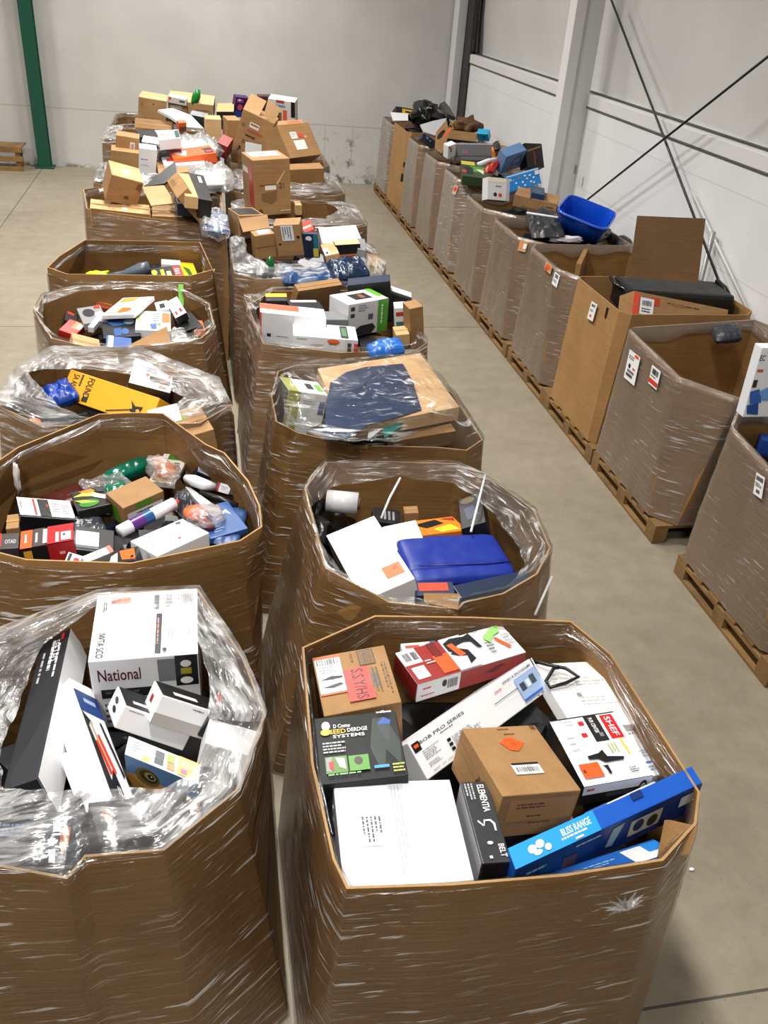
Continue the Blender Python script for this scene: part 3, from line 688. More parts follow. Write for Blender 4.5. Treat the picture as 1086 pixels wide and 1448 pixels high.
for k, y0, y1, *_ in RB:
    p = P0 if k == 'R1' else dup(P0, (3.51, (y0+y1)/2, 0)); p['label'] = PL[k]
p = dup(P0, (3.51, 2.5, 0)); p['label'] = 'bare end of a wooden pallet in the bottom right corner of the picture'
# ================================================================== FILM
def PP(pts, z): return [z3(p, z) for p in pts]
wrap('L1', FILM, hole=PP([(135, 858), (237, 863), (273, 895), (293, 950), (297, 1042), (279, 1089), (230, 1113), (150, 1117), (79, 1117), (4, 1115), (2, 1057), (30, 986), (59, 911)], 1.135), cm=FILMH, up=.012, sag=.0)
wrap('L2', FILM, up=-.03)
wrap('L3', FILMM, hole=PP([(38, 526), (70, 522), (110, 521), (190, 530), (262, 562), (225, 590), (150, 600), (128, 595), (80, 572)], 1.12), cm=FILMH, up=.05, rip=.006)
wrap('L4', FILM, hole=PP([(60, 455), (62, 428), (112, 412), (180, 408), (250, 411), (290, 433), (295, 450), (270, 470), (225, 484), (180, 487), (120, 484), (80, 475)], 1.09), cm=FILMM, up=.01)
wrap('L5', FILM, up=-.05)
wrap('L6', FILMM, up=-.02)
for k in ('L7', 'L8'):
    c = BINS[k]['c']; z = BINS[k]['rim'][0].z
    wrap(k, FILMM, hole=[c+V((a*.42, b*.36, .1)) for a, b in ((-1, -.7), (-.6, -1), (.6, -1), (1, -.6), (1, .6), (.6, 1), (-.6, 1), (-1, .7))], cm=FILMH, up=.04, rip=.006)
wrap('L9', FILMM, up=.0)
wrap('C1', FILM, up=-.02)
wrap('C2', FILM, hole=PP([(437, 720), (470, 690), (497, 684), (560, 674), (640, 683), (668, 700), (700, 730), (735, 775), (741, 800), (720, 826), (660, 842), (600, 846), (540, 842), (480, 805), (445, 755)], 1.08), cm=FILMM, up=.01)
wrap('C3', FILM, hole=PP([(398, 528), (450, 518), (520, 506), (596, 497), (618, 530), (640, 590), (560, 625), (460, 622), (404, 600)], 1.245), cm=FILMC, up=.02, sag=-.02, cap=True)
wrap('C4', FILMM, hole=PP([(372, 470), (362, 440), (376, 412), (440, 398), (540, 396), (575, 420), (592, 462), (588, 486), (480, 494), (400, 492)], 1.16), cm=FILMM, up=.03)
wrap('C5', FILMM, hole=[V((a, b, 1.17)) for a, b in ((.36, 7.3), (.36, 7.8), (.5, 7.98), (1.2, 7.98), (1.36, 7.7), (1.33, 7.25), (1.1, 7.05), (.5, 7.05))], cm=FILMH, up=.03, rip=.005)
wrap('C6', FILM, hole=PP([(345, 300), (350, 291), (410, 285), (455, 283), (480, 296), (460, 308), (400, 310), (360, 308)], 1.17), cm=FILMH, up=.02)
wrap('C7', FILMM, hole=[BINS['C7']['c']+V((a*.4, b*.36, .08)) for a, b in ((-1, -.7), (-.6, -1), (.6, -1), (1, -.6), (1, .6), (.6, 1), (-.6, 1), (-1, .7))], cm=FILMH, up=.03)
wrap('C8', FILMM, up=.0)
for k, y0, y1, z, kind, lab in RB:
    if kind == 'wrapped': wrap(k, FILMW if k in ('R7', 'R11') else FILMR, up=.0, zlo=.15, rip=.004, out=.007)
W, K, DG, RED, ORG, GRY = '#e9e9ea', '#0b0b0d', '#26262a', '#a41a1c', '#e8571f', '#9b9b9d'
T = '#55555a'
# ================================================================== C1
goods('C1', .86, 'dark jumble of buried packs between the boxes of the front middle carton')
bx('cardboard_box', 'kraft box with a white address label and a red sticker behind the dark sprayer pack', 'box', (441, 930), (543, 912), (458, 1013), .3, KR, z=1.05,
   pr=[('l', 'T', .71, .45, .8, .9, 1, T), ('v', 'T', .74, .36, .84, .95, 2, '#4a3a22'), ('r', 'T', .60, .03, .82, .30, '#3a2a18'), ('r', 'T', .62, .05, .80, .28, KR), ('b', 'T', .63, .06, .79, .27, '#3a2a18'), ('v', 'T', .5, .05, .56, .3, 1, '#6b5030'), ('v', 'T', .88, .3, .96, .95, 2, '#6b5030'), ('l', 'CD', .3, .3, .8, .5, 2, '#6b5030')], tape='n',
   stick=[('address_label', [('r', 'T', .02, .04, .36, .70, ORG), ('r', 'T', .02, .09, .36, .67, W), ('b', 'T', .04, .10, .33, .2, K), ('l', 'T', .05, .23, .33, .36, 3, '#8a8a8e'), ('p', 'T', [(.05, .45), (.2, .4), (.34, .42), (.34, .45), (.2, .46)], K), ('p', 'T', [(.05, .58), (.3, .53), (.34, .56), (.2, .6)], '#333336')]),
          ('red_sticker', [('r', 'T', .36, .34, .70, .88, '#e8352a'), ('t', 'T', .46, .36, .62, .86, 'S.S.Y/HS', '#140a0a', 90)])])
bx('sprayer_pack', 'dark green printed garden pack leaning on the kraft box in the front middle carton', 'box', (444, 1016), (559, 1004), (453, 1110), .07, M('#0a1210', .6), z=1.07, adj=.14,
   pr=[('p', 'T', [(.62, .55), (.70, .1), (.86, .1), (.98, .5), (.95, .85), (.8, .6), (.75, .9), (.68, .8)], '#0c2418'), ('p', 'T', [(.74, .2), (.9, .22), (.86, .5), (.8, .42)], '#2a2d33'), ('p', 'T', [(.74, .2), (.83, .1), (.92, .16), (.9, .22)], '#1d4f9c'), ('t', 'T', .22, .14, .42, .2, 'D Cmmo', W), ('t', 'T', .17, .22, .36, .29, 'SEED', '#e8b428'), ('t', 'T', .38, .22, .62, .28, 'DERDGE', W), ('t', 'T', .2, .31, .58, .36, 'SYSTEMS', W), ('e', 'T', .13, .16, .05, .07, W), ('e', 'T', .12, .26, .06, .05, '#e8b428'), ('l', 'T', .07, .42, .36, .6, 4, '#a8aaac'),
       ('r', 'T', .08, .64, .33, .88, '#507d2e'), ('p', 'T', [(.09, .66), (.16, .64), (.14, .86), (.09, .84)], '#888a8a'), ('p', 'T', [(.2, .66), (.3, .68), (.31, .84), (.24, .8)], '#e4e4e0'), ('p', 'T', [(.12, .72), (.18, .7), (.17, .84), (.12, .82)], '#b6231c'), ('r', 'T', .35, .66, .58, .88, '#4f8f2c'), ('e', 'T', .46, .74, .05, .06, '#3a2018'), ('r', 'T', .63, .84, .8, .88, '#3b8fe0'), ('l', 'T', .84, .84, .99, .98, 3, '#b8b85a'), ('l', 'T', .1, .9, .58, .94, 1, '#7fa870'), ('t', 'T', .75, .02, .94, .06, 'wellbeat', W)])
bx('power_tool_box', 'red and white printed tool box with an orange band in the front middle carton', 'box', (559, 924), (708, 882), (591, 968), .085, '#e4e4e6', z=1.06,
   pr=[('r', 'T', 0, 0, .385, 1, '#8f1f1c'), ('r', 'T', 0, 0, .16, .45, W), ('b', 'T', .03, .1, .09, .35, T), ('b', 'T', .10, .1, .15, .35, T), ('r', 'T', .03, .55, .14, .9, W), ('l', 'T', .05, .6, .13, .8, 3, '#9a9a9c'), ('r', 'T', .25, .4, .385, .94, ORG), ('r', 'T', .27, .0, .34, .45, '#6a1412'), ('l', 'T', .17, .45, .25, .6, 2, '#d8c0b8'), ('r', 'T', .385, 0, .58, 1, '#bcbcc0'),
       ('p', 'T', [(.40, .15), (.48, .05), (.62, .1), (.66, .3), (.6, .25), (.5, .3), (.44, .5), (.4, .4)], K), ('p', 'T', [(.40, .5), (.47, .35), (.56, .5), (.57, .8), (.5, .9), (.52, .65), (.45, .6)], K), ('p', 'T', [(.42, .22), (.47, .2), (.52, .6), (.46, .62)], ORG), ('p', 'T', [(.58, .12), (.66, .05), (.69, .55), (.65, .5), (.63, .25)], K), ('p', 'T', [(.74, .3), (.84, .12), (.94, .05), (.92, .25), (.84, .32), (.78, .5)], '#8fd06a'), ('p', 'T', [(.82, .4), (.85, .38), (.92, .75), (.89, .78)], ORG), ('l', 'T', .72, .45, .8, .85, 4, T), ('l', 'T', .9, .35, .99, .75, 4, GRY), ('t', 'T', .68, .02, .74, .1, 'YES', K),
       ('r', 'CD', 0, 0, .385, 1, '#e0e0e2'), ('l', 'CD', .05, .3, .15, .5, 1, '#c22'), ('l', 'CD', .04, .7, .2, .85, 1, '#c05040'), ('r', 'CD', .385, 0, 1, 1, '#8f1f1c'), ('e', 'CD', .24, .35, .02, .2, K), ('b', 'CD', .27, .2, .36, .7, T), ('p', 'CD', [(.62, .5), (.75, .25), (.8, .3), (.7, .6)], '#4a0f0d')], sides={'AC': '#7c1a18'})
bx('flat_box', 'small white and red flat box tucked behind the red and white tool box', 'box', (566, 910), (616, 906), (571, 926), .05, W, z=1.03, pr=[('r', 'T', .1, .25, .5, .5, '#d84030'), ('e', 'T', .9, .2, .1, .2, '#1c5f78')])
bx('electronics_box', 'long white box lying diagonally with a blue screen picture, middle of the front middle carton', 'box', (576, 1051), (749, 931), (605, 1103), .13, '#e6e6e8', z=1.04,
   pr=[('t', 'T', .06, .12, .40, .2, 'BOB PRO SERIES', '#3a3a3e'), ('r', 'T', .01, .08, .06, .32, K), ('r', 'T', .02, .14, .05, .22, ORG), ('l', 'T', .2, .24, .32, .29, 1, T), ('l', 'T', .05, .36, .17, .62, 5, '#a0a0a6'), ('l', 'T', .05, .68, .14, .8, 3, '#a0a0a6'), ('r', 'T', .215, .47, .24, .55, K), ('r', 'T', .215, .59, .24, .67, K), ('r', 'T', .215, .71, .24, .79, K), ('l', 'T', .25, .48, .48, .8, 6, '#a0a0a6'), ('l', 'T', .05, .88, .4, .92, 1, '#a0a0a6'), ('t', 'T', .72, .1, .97, .16, 'SERIES & PROGRAMS', T), ('l', 'T', .64, .2, .71, .28, 1, '#d86060'), ('r', 'T', .6, .45, .8, .47, T),
       ('r', 'T', .80, .22, .99, .82, '#9db4d8'), ('r', 'T', .82, .4, .86, .62, '#3a4350'), ('r', 'T', .91, .35, .95, .6, '#46505e'), ('r', 'T', .80, .82, .99, .89, '#2f62b8'), ('r', 'T', .87, .4, .9, .6, '#dfe6f0'), ('t', 'T', .9, .92, .97, .97, 'LC', T), ('r', 'T', .99, 0, 1, .6, W), ('r', 'CD', .0, .0, 1, 1, '#2b2b30'), ('p', 'CD', [(.7, .1), (.95, .08), (.97, .7), (.8, .8), (.72, .5)], '#0a0a0c'), ('r', 'CD', 0, 0, .5, .9, '#77777c')], sides={'BD': '#55555a'})
bx('cardboard_box', 'kraft box with an orange sticker and a barcode label in the front middle carton', 'box', (653, 1030), (756, 1025), (711, 1126), .17, KR, z=1.1,
   pr=[('l', 'T', .45, .04, .6, .08, 1, '#6b4a28'), ('l', 'T', .5, .12, .68, .16, 1, '#6b4a28'), ('b', 'T', .9, .01, .97, .08, '#4a3420'), ('r', 'CD', .12, .12, .96, .62, '#b08352'), ('l', 'CD', .22, .22, .7, .36, 2, '#6b4a28'), ('l', 'CD', .38, .5, .62, .56, 1, '#4a3420'), ('l', 'CD', .42, .66, .8, .72, 1, '#6b4a28'), ('t', 'AC', .5, .3, .66, .6, 'dhc', '#4a3420')],
   stick=[('orange_sticker', [('p', 'T', [(.37, .26), (.46, .2), (.56, .18), (.62, .25), (.69, .27), (.62, .34), (.54, .4), (.44, .38), (.40, .32)], ORG), ('t', 'T', .5, .27, .56, .32, '15', '#a03a10')]), ('barcode_label', [('r', 'T', .32, .6, .68, .74, '#ededed'), ('b', 'T', .36, .64, .64, .71, '#333'), ('r', 'T', .33, .58, .68, .61, '#2a2016')])], tape='n')
bx('cardboard_box', 'lower kraft box under the one with the orange sticker in the front middle carton', 'box', (655, 1058), (752, 1052), (708, 1172), .2, KR, z=.9, adj=.02, tape='n')
bx('tool_kit_box', 'white tool kit box with black sides, a red panel and an orange tag', 'box', (776, 1019), (867, 1005), (826, 1113), .09, '#111113', z=1.05,
   pr=[('r', 'T', .0, .03, 1, 1, W), ('r', 'T', .50, .02, .70, .43, '#151517'), ('t', 'T', .56, .06, .62, .3, 'PUR CENTER', W, 90), ('r', 'T', .60, .3, .66, .36, '#77777a'), ('r', 'T', .74, .05, .93, .42, '#c6141c'), ('t', 'T', .79, .08, .88, .38, 'SHEF', W, 90), ('r', 'T', .38, .1, .46, .16, '#c6141c'), ('r', 'T', .34, .28, .42, .34, '#c6141c'), ('l', 'T', .18, .06, .34, .16, 2, '#b8c0cc'), ('l', 'T', .1, .28, .25, .56, 3, '#c0c8d0'), ('p', 'T', [(.83, .44), (.86, .43), (.87, .66), (.84, .67)], '#e6c13a'), ('v', 'T', .62, .48, .76, .64, 3, '#a8b060'),
       ('p', 'T', [(.25, .62), (.42, .6), (.50, .56), (.52, .66), (.75, .7), (.72, .74), (.45, .74), (.38, .68), (.25, .67)], K), ('p', 'T', [(.38, .78), (.46, .78), (.46, .9), (.42, .9), (.42, .82)], K), ('l', 'T', .72, .86, .88, .95, 3, T), ('r', 'CD', 0, .0, 1, .45, '#dcdce0'), ('l', 'CD', .05, .15, .2, .38, 1, RED), ('r', 'CD', .35, .5, .75, .7, '#3a3a3e'), ('e', 'CD', .88, .5, .06, .35, K), ('e', 'CD', .88, .5, .04, .22, '#bdbdc0')], stick=[('price_sticker', [('r', 'T', .06, .72, .34, .92, ORG), ('r', 'T', .08, .80, .12, .85, '#7a2a0c')])])
bx('paper_wrapped_box', 'large flat white box with a crumpled top, back right of the front middle carton', 'box', (755, 939), (856, 934), (812, 1030), .06, '#e3e3e1', z=1.0, pr=[('l', 'T', .1, .25, .9, .4, 3, '#c4c4c2'), ('l', 'T', .3, .55, .8, .7, 3, '#cdcdca'), ('r', 'T', .3, .5, .36, .56, '#8a8a88')], adj=.03)
bx('flat_box', 'white flat box with a blue stripe at the right wall of the front middle carton', 'box', (868, 1037), (921, 1028), (908, 1100), .1, W, z=.97, pr=[('l', 'T', .1, .05, .8, .12, 1, GRY), ('r', 'T', .08, .7, .98, .74, '#4f7cc0'), ('l', 'T', .2, .45, .8, .62, 3, '#a8b4c8'), ('l', 'T', .15, .8, .9, .92, 2, '#8090b0')], adj=.02)
tubes('hanger_strap', 'black looped plastic hanger lying on the white box in the front middle carton', 'hanger', [P(*q) for q in ((752, 934, 1.02), (775, 940, 1.03), (800, 945, 1.03), (818, 957, 1.02), (800, 966, 1.02), (778, 972, 1.02), (772, 963, 1.02), (783, 945, 1.03), (790, 944, 1.03))], .007, K)
bx('torn_carton', 'scuffed white and blue carton wedged behind the long blue box in the front middle carton', 'box', (826, 1150), (925, 1104), (842, 1166), .12, '#d8dade', z=1.03, pr=[('r', 'T', 0, 0, .3, .35, '#2c5fae'), ('r', 'T', .5, .4, .9, .8, '#b4b8c0')], adj=.03)
bx('shade_box', 'long blue box slanting up out of the front middle carton at its right corner', 'box', (718, 1200), (978, 1083), (729, 1230), .13, '#0d4fae', z=1.1, adj=.0,
   pr=[('r', 'T', 0, 0, .43, 1, '#1b8fd6'), ('t', 'T', .25, .2, .40, .55, 'BLISS RANGE', W), ('l', 'T', .24, .62, .38, .8, 1, W), ('e', 'T', .10, .5, .02, .2, W), ('e', 'T', .14, .42, .02, .2, W), ('e', 'T', .12, .75, .02, .12, W), ('e', 'T', .17, .7, .015, .16, W), ('r', 'T', .30, .85, .34, .95, W), ('r', 'T', .63, .05, .69, .42, '#0a2a66'),
       ('r', 'CD', 0, 0, .42, 1, '#0b3a78'), ('r', 'CD', .42, 0, 1, 1, '#0c2f6e'), ('l', 'CD', .06, .3, .22, .45, 1, '#9ab8dc'), ('r', 'CD', .25, .4, .32, .8, '#5a3a34'), ('p', 'CD', [(.5, .15), (.56, .1), (.52, .8), (.48, .75)], '#8fb0b4'), ('r', 'CD', .60, .2, .78, .75, '#b9b6a2'), ('e', 'CD', .65, .45, .03, .2, '#20304a'), ('e', 'CD', .73, .5, .03, .2, '#3a3020'), ('r', 'CD', .88, .15, .98, .5, '#d4dce6'), ('l', 'CD', .3, .1, .45, .2, 1, '#c0d4ea')])
bx('flat_pack', 'blue pack with a white panel in the front right corner of the front middle carton', 'box', (762, 1238), (924, 1186), (800, 1262), .1, '#1a5fb4', z=1.0, adj=.0, pr=[('r', 'T', .66, .12, .97, .8, '#e4e6ea'), ('r', 'T', .84, .1, .99, .5, '#2a86dc'), ('l', 'T', .3, .3, .6, .5, 2, '#8fb6e4')])
bx('shower_box', 'slim dark grey box with a white drawing of a hose in the front middle carton', 'box', (651, 1106), (689, 1104), (682, 1221), .12, '#2a2a2e', z=1.08,
   pr=[('t', 'T', .55, .05, .8, .4, 'ELEMENTIA', W, 90), ('v', 'T', .1, .03, .45, .28, 3, '#b0b0b4'), ('p', 'T', [(.25, .5), (.4, .56), (.38, .58), (.22, .52)], W), ('p', 'T', [(.4, .56), (.45, .5), (.7, .5), (.82, .55), (.8, .64), (.74, .64), (.74, .56), (.65, .52), (.48, .52), (.42, .58)], '#d8d8dc'), ('e', 'T', .45, .78, .1, .02, W), ('t', 'T', .7, .8, .9, .95, 'BELT', W, 90), ('r', 'T', .3, .93, .4, .96, W), ('e', 'CD', .5, .5, .2, .25, '#56565a'), ('r', 'CD', .05, .05, .95, .95, '#121214')], sides={'AC': '#a9a9ad'})
bx('cardboard_box', 'big plain white box with a small printed label in the front middle carton', 'box', (471, 1107), (636, 1102), (486, 1257), .3, '#d6d7db', z=1.05, adj=0,
   pr=[('r', 'T', .45, 0, .58, 1, '#c6c7cc'), ('v', 'T', .47, .05, .56, .9, 3, '#aeb0b6')], stick=[('printed_label', [('r', 'T', .175, .33, .385, .64, '#f4f4f4'), ('v', 'T', .2, .36, .37, .62, 5, '#55555c')])], sides={'AC': '#c9c9cd'})
lump('plastic_bag', 'black crumpled bag down the left wall of the front middle carton', 'bag', P(470, 1135, .96), (.03, .13, .04), M('#16161a', .25), wr=.5)
m = MB(); q = [P(947, 1159, 1.1), P(987, 1168, 1.1), P(975, 1208, 1.06), P(936, 1214, 1.02)]; m.hexa(q, [p-V((.01, -.01, .012)) for p in q], KB, .002); m.build('flap', BINS['C1']['o'])
# torn knot of film on the near face
h0 = hit('C1', 878, 1268)
if h0 is not None:
    m = MB(); vs = []; uvs = []
    for i in range(26):
        a = i/26*6.283; r = (.06 if i % 2 else .015)*rnd.uniform(.5, 1.3); vs.append(h0+V((math.cos(a)*r*1.3, -.02-.01*rnd.random(), math.sin(a)*r)))
    vs.append(h0+V((0, -.045, 0))); m.mesh(vs, [(i, (i+1) % 26, 26) for i in range(26)], FILMW, False); m.uv = [(p.x*4, p.z*4) for p in vs]; m.build('film_knot', BINS['C1']['o'])
# ================================================================== L1
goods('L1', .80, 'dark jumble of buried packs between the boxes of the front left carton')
bx('appliance_box', 'big white printed box lettered National at the back of the front left carton', 'box', (138, 841), (279, 832), (124, 936), .32, '#e9e9ea', z=1.11, adj=.05,
   pr=[('r', 'T', .52, 0, .525, 1, '#b07070'), ('r', 'T', .15, .08, .34, .17, ORG), ('r', 'T', .27, .09, .33, .15, '#c8501c'), ('v', 'T', .08, .05, .12, .32, 2, T), ('t', 'T', .06, .62, .13, .97, 'IWTA SCO', '#222226', 90), ('r', 'T', .60, .38, .655, .96, '#19191b'), ('r', 'T', .57, .08, .62, .3, '#55555a'), ('v', 'T', .615, .45, .64, .9, 1, '#c08080'), ('b', 'T', .8, .08, .95, .24, T), ('l', 'T', .68, .08, .76, .3, 4, GRY), ('r', 'T', .70, .56, .92, .57, GRY), ('r', 'T', .70, .9, .92, .91, GRY), ('r', 'T', .915, .56, .925, .91, GRY), ('r', 'T', .71, .79, .92, .795, GRY), ('v', 'T', .72, .6, .78, .78, 2, GRY), ('e', 'T', .69, .93, .02, .025, K),
       ('t', 'CD', .07, .13, .46, .30, 'National', '#5c1416'), ('r', 'CD', .08, .42, .58, .55, '#222224'), ('l', 'CD', .12, .45, .5, .52, 1, '#55555a'), ('r', 'CD', .62, .04, .78, .36, '#77777a'), ('r', 'CD', .78, .0, .99, .44, '#141416'), ('e', 'CD', .88, .12, .05, .05, '#dcdcdc'), ('r', 'CD', .83, .18, .93, .27, '#a09020'), ('e', 'CD', .88, .36, .06, .05, '#e4e4e0'), ('l', 'CD', .1, .62, .25, .95, 4, T), ('e', 'CD', .22, .72, .08, .12, '#4a4a4e'), ('e', 'CD', .3, .9, .06, .1, '#3a3a3e')])
bx('long_box', 'long black box standing along the left side of the front left carton', 'box', (64, 892, .95), (101, 880, .95), (3, 1118, 1.1), .16, '#232429', z=1.1, adj=.05,
   pr=[('v', 'T', .70, .15, .84, .4, 1, W), ('v', 'T', .45, .12, .68, .35, 1, '#d8d8da'), ('t', 'T', .5, .12, .72, .28, 'SEE LED', W, 90), ('v', 'T', .2, .2, .36, .55, 1, '#b0b0b4'), ('r', 'T', .75, .08, .85, .13, '#d03030')], sides={'BD': '#e6e6e8'})
bx('pliers_pack', 'white pack with red-handled pliers and a blue panel in the front left carton', 'box', (98, 958), (131, 975), (158, 1127), .1, '#ebebed', z=1.04, adj=.04,
   pr=[('r', 'T', .0, .1, .98, .3, '#1f3f7c'), ('r', 'T', .3, .16, .8, .2, '#9fb4d8'), ('p', 'T', [(0, .3), (.3, .38), (.5, .75), (.6, 1), (0, 1)], '#131315'), ('p', 'T', [(.12, .42), (.4, .40), (.5, .74), (.25, .86)], '#e6e6e6'), ('p', 'T', [(.16, .40), (.26, .38), (.42, .74), (.32, .76)], '#b9a488'), ('p', 'T', [(.14, .56), (.24, .54), (.40, .80), (.26, .82)], '#cc3018'), ('p', 'T', [(.3, .5), (.4, .48), (.58, .78), (.46, .8)], '#d8381c'), ('p', 'T', [(.62, .36), (.7, .36), (.9, .78), (.82, .8)], K), ('v', 'T', .34, .9, .48, .99, 2, W)])
bx('black_pack', 'narrow black pack beside the long black box in the front left carton', 'box', (86, 1040), (97, 1022), (118, 1126), .1, '#0e0e10', z=.93, adj=0, pr=[('v', 'T', .6, .7, .8, .95, 1, '#c0c0c4')])
bx('white_sleeve', 'white card sleeve between the black packs of the front left carton', 'box', (84, 1072), (92, 1063), (104, 1126), .06, '#e8e8e8', z=1.03, adj=.02)
bx('fixture_carton', 'open white carton with a black insert, left of the two in the front left carton', 'box', (166, 970), (258, 1003), (177, 998), .08, '#e6e6e8', z=1.06, adj=.04,
   stick=[('insert', [('r', 'T', .02, .02, .55, .96, '#121214'), ('r', 'T', .15, .6, .5, .75, '#c8c8cc')])], pr=[('e', 'AC', .4, .3, .14, .12, K), ('e', 'AC', .5, .62, .14, .12, K), ('l', 'CD', .08, .1, .3, .16, 1, T)])
bx('fixture_carton', 'open white carton with a black insert, right of the two in the front left carton', 'box', (218, 962), (298, 988), (229, 983), .10, '#e6e6e8', z=1.1, adj=.04,
   stick=[('insert', [('r', 'T', .02, .02, .98, .96, '#121214'), ('r', 'T', .25, .5, .65, .72, '#d8d8dc')])], pr=[('r', 'CD', 0, .6, 1, 1, '#a4a09c'), ('l', 'CD', .55, .12, .85, .2, 1, T), ('v', 'AC', .3, .3, .7, .6, 1, RED)])
bx('camera_box', 'white and blue box with a pictured dome camera in the front left carton', 'box', (182, 1040), (284, 1081), (176, 1066), .14, '#e6e6e6', z=1.03, adj=0,
   pr=[('r', 'T', .06, .15, .2, .8, '#d8cfa8'), ('l', 'T', .08, .2, .19, .75, 4, '#6a86b0'), ('r', 'T', .24, .15, .34, .75, '#c0c4cc'), ('r', 'T', .24, .78, .34, .95, '#e0cc40'), ('r', 'T', .4, .2, .52, .5, '#4a4a50'), ('r', 'T', .4, .55, .52, .85, '#3a3f4a'), ('r', 'T', .56, .15, .66, .55, '#8fb84a'), ('r', 'T', .57, .6, .67, .9, '#e08040'), ('r', 'T', .71, .05, .97, .95, '#c8a23a'), ('r', 'T', .73, .14, .96, .6, '#b8a080'), ('r', 'T', .76, .66, .84, .86, '#e0508a'),
       ('r', 'CD', 0, 0, 1, .55, '#5579a4'), ('r', 'CD', 0, .55, 1, 1, '#b98a44'), ('e', 'CD', .3, .46, .17, .28, '#6a5c34'), ('e', 'CD', .32, .42, .13, .2, '#3d3418'), ('e', 'CD', .34, .4, .08, .13, '#8a7b4c'), ('e', 'CD', .35, .4, .045, .08, '#0c0c0c'), ('e', 'CD', .36, .38, .012, .02, W)])
bx('black_pack', 'black pack seen through the film on the right side of the front left carton', 'box', (305, 972), (352, 996), (300, 1010), .1, '#141416', z=1.07, adj=.04, pr=[('r', 'T', .05, .2, .2, .6, '#b02020')])
bx('white_box', 'white box pressed against the film on the right side of the front left carton', 'box', (297, 1014), (364, 1034), (290, 1050), .1, '#dcdcde', z=1.07, adj=.04)
bx('navy_pack', 'navy pack under the streaky film at the front edge of the front left carton', 'box', (-30, 1150), (116, 1152), (-35, 1222), .08, '#141a2c', z=1.07, adj=.04, pr=[('p', 'T', [(.8, .2), (.9, .25), (.88, .6), (.82, .8), (.8, .5)], '#c06a1c'), ('l', 'T', .1, .2, .5, .5, 3, '#7888b0'), ('r', 'T', .7, .7, .76, .95, '#c8c8cc')])
bx('black_pack', 'black pack behind the film at the front right of the front left carton', 'box', (125, 1135), (255, 1118), (140, 1192), .08, '#15161a', z=1.05, adj=.04, pr=[('p', 'T', [(.1, .3), (.2, .4), (.15, .7)], '#c86a20')])
# ================================================================== L2
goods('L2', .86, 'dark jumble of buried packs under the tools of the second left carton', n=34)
pillow('tool_pouch', 'maroon tool in a clear bag at the back left of the second left carton', 'bag', (50, 699), (128, 671), (86, 713), .07, M('#4a1f1a', .3), z=.92, wr=.012)
pillow('clear_bag', 'clear plastic bag end lying behind the maroon tool in the second left carton', 'bag', (108, 676), (172, 664), (124, 690), .05, FILMH, z=.97, wr=.03)
pillow('tool_case', 'glossy emerald green tool case at the back of the second left carton', 'case', (143, 664), (207, 637), (158, 681), .09, M('#06614a', .15), z=.95, wr=.008)
pillow('tool_case', 'small emerald green plastic piece in front of the green case in the second left carton', 'case', (140, 682), (172, 674), (150, 697), .06, M('#0a5e46', .2), z=.96, wr=.01)
o = bx('blister_pack', 'clear blister pack of an orange tool on a white and green card', 'blister', (232, 641), (267, 645), (210, 680), .03, '#dcdad0', z=.98, adj=.06, pr=[('r', 'T', .25, .02, .95, .2, '#3f7a2c'), ('r', 'T', .1, .5, .9, .96, '#a88a60'), ('l', 'T', .6, .3, .9, .5, 3, T)])
lump('tool', '', '', P(234, 664, 1.0), (.05, .08, .04), M('#b8622c', .4), rot=(.3, 0, .6), parent=o, wr=.3)
lump('bubble', '', '', P(231, 665, 1.01), (.07, .1, .05), FILMH, rot=(.2, 0, .6), parent=o, wr=.4)
o = bx('blister_pack', 'black boxed hand tool with a blue picture label, back right of the second left carton', 'blister', (281, 645), (308, 657), (279, 667), .08, '#121215', z=1.0, adj=.05, pr=[('r', 'T', .02, .02, .8, .98, '#c8d2e2'), ('p', 'T', [(.2, .4), (.4, .2), (.6, .6), (.4, .9)], '#20242c'), ('e', 'T', .55, .5, .1, .12, '#c03020'), ('r', 'T', .1, .75, .7, .9, '#7a8cb0')])
o = bx('caulk_gun', 'black and white nozzle tool with a white tag, back right of the second left carton', 'tool', (262, 668), (344, 692), (258, 680), .05, '#101013', z=.99, adj=.04, pr=[('r', 'T', .58, 0, .62, 1, '#b02028'), ('r', 'T', .62, 0, .80, 1, '#e4e4e8'), ('l', 'T', .65, .3, .77, .8, 3, '#a0a0a8')])
m = MB(); m.tube([P(263, 676, 1.02), P(275, 680, 1.03), P(290, 686, 1.03), P(303, 689, 1.01)], [.018, .03, .03, .02], M('#e6e8ee', .3)); m.build('nozzle', o)
m = MB(); m.tube([P(283, 697, 1.0), P(310, 705, .99), P(335, 715, .98)], .016, M('#1c1c20', .3)); m.build('barrel', o)
plate('chain_guard', 'grey pointed plastic guard in the middle of the second left carton', 'guard', [(262, 688), (270, 690), (306, 716), (318, 726), (300, 730), (276, 706)], .03, M('#b0b0b2', .25), z=1.0)
pillow('clear_bag', 'crumpled clear bag round the grey guard of the second left carton', 'bag', (232, 700), (262, 682), (256, 728), .08, M('#3a3a3e', .18), z=.96, wr=.05)
o = bx('blister_pack', 'blue card blister with an orange clamp, right side of the second left carton', 'blister', (270, 722), (322, 708), (297, 762), .03, '#27508c', z=.99, adj=.06, pr=[('p', 'T', [(.7, .3), (.8, .25), (.85, .45)], W), ('p', 'T', [(.6, .08), (.68, .05), (.7, .2), (.62, .2)], '#e0a030'), ('l', 'T', .2, .7, .5, .9, 3, '#88a8d8')])
lump('clamp', '', '', P(277, 725, 1.02), (.055, .05, .03), M('#ec6420', .35), rot=(0, .2, .4), parent=o, wr=.3)
lump('clamp_jaw', '', '', P(292, 740, 1.01), (.05, .025, .025), M('#7a2418', .35), rot=(0, .2, -.8), parent=o, wr=.4)
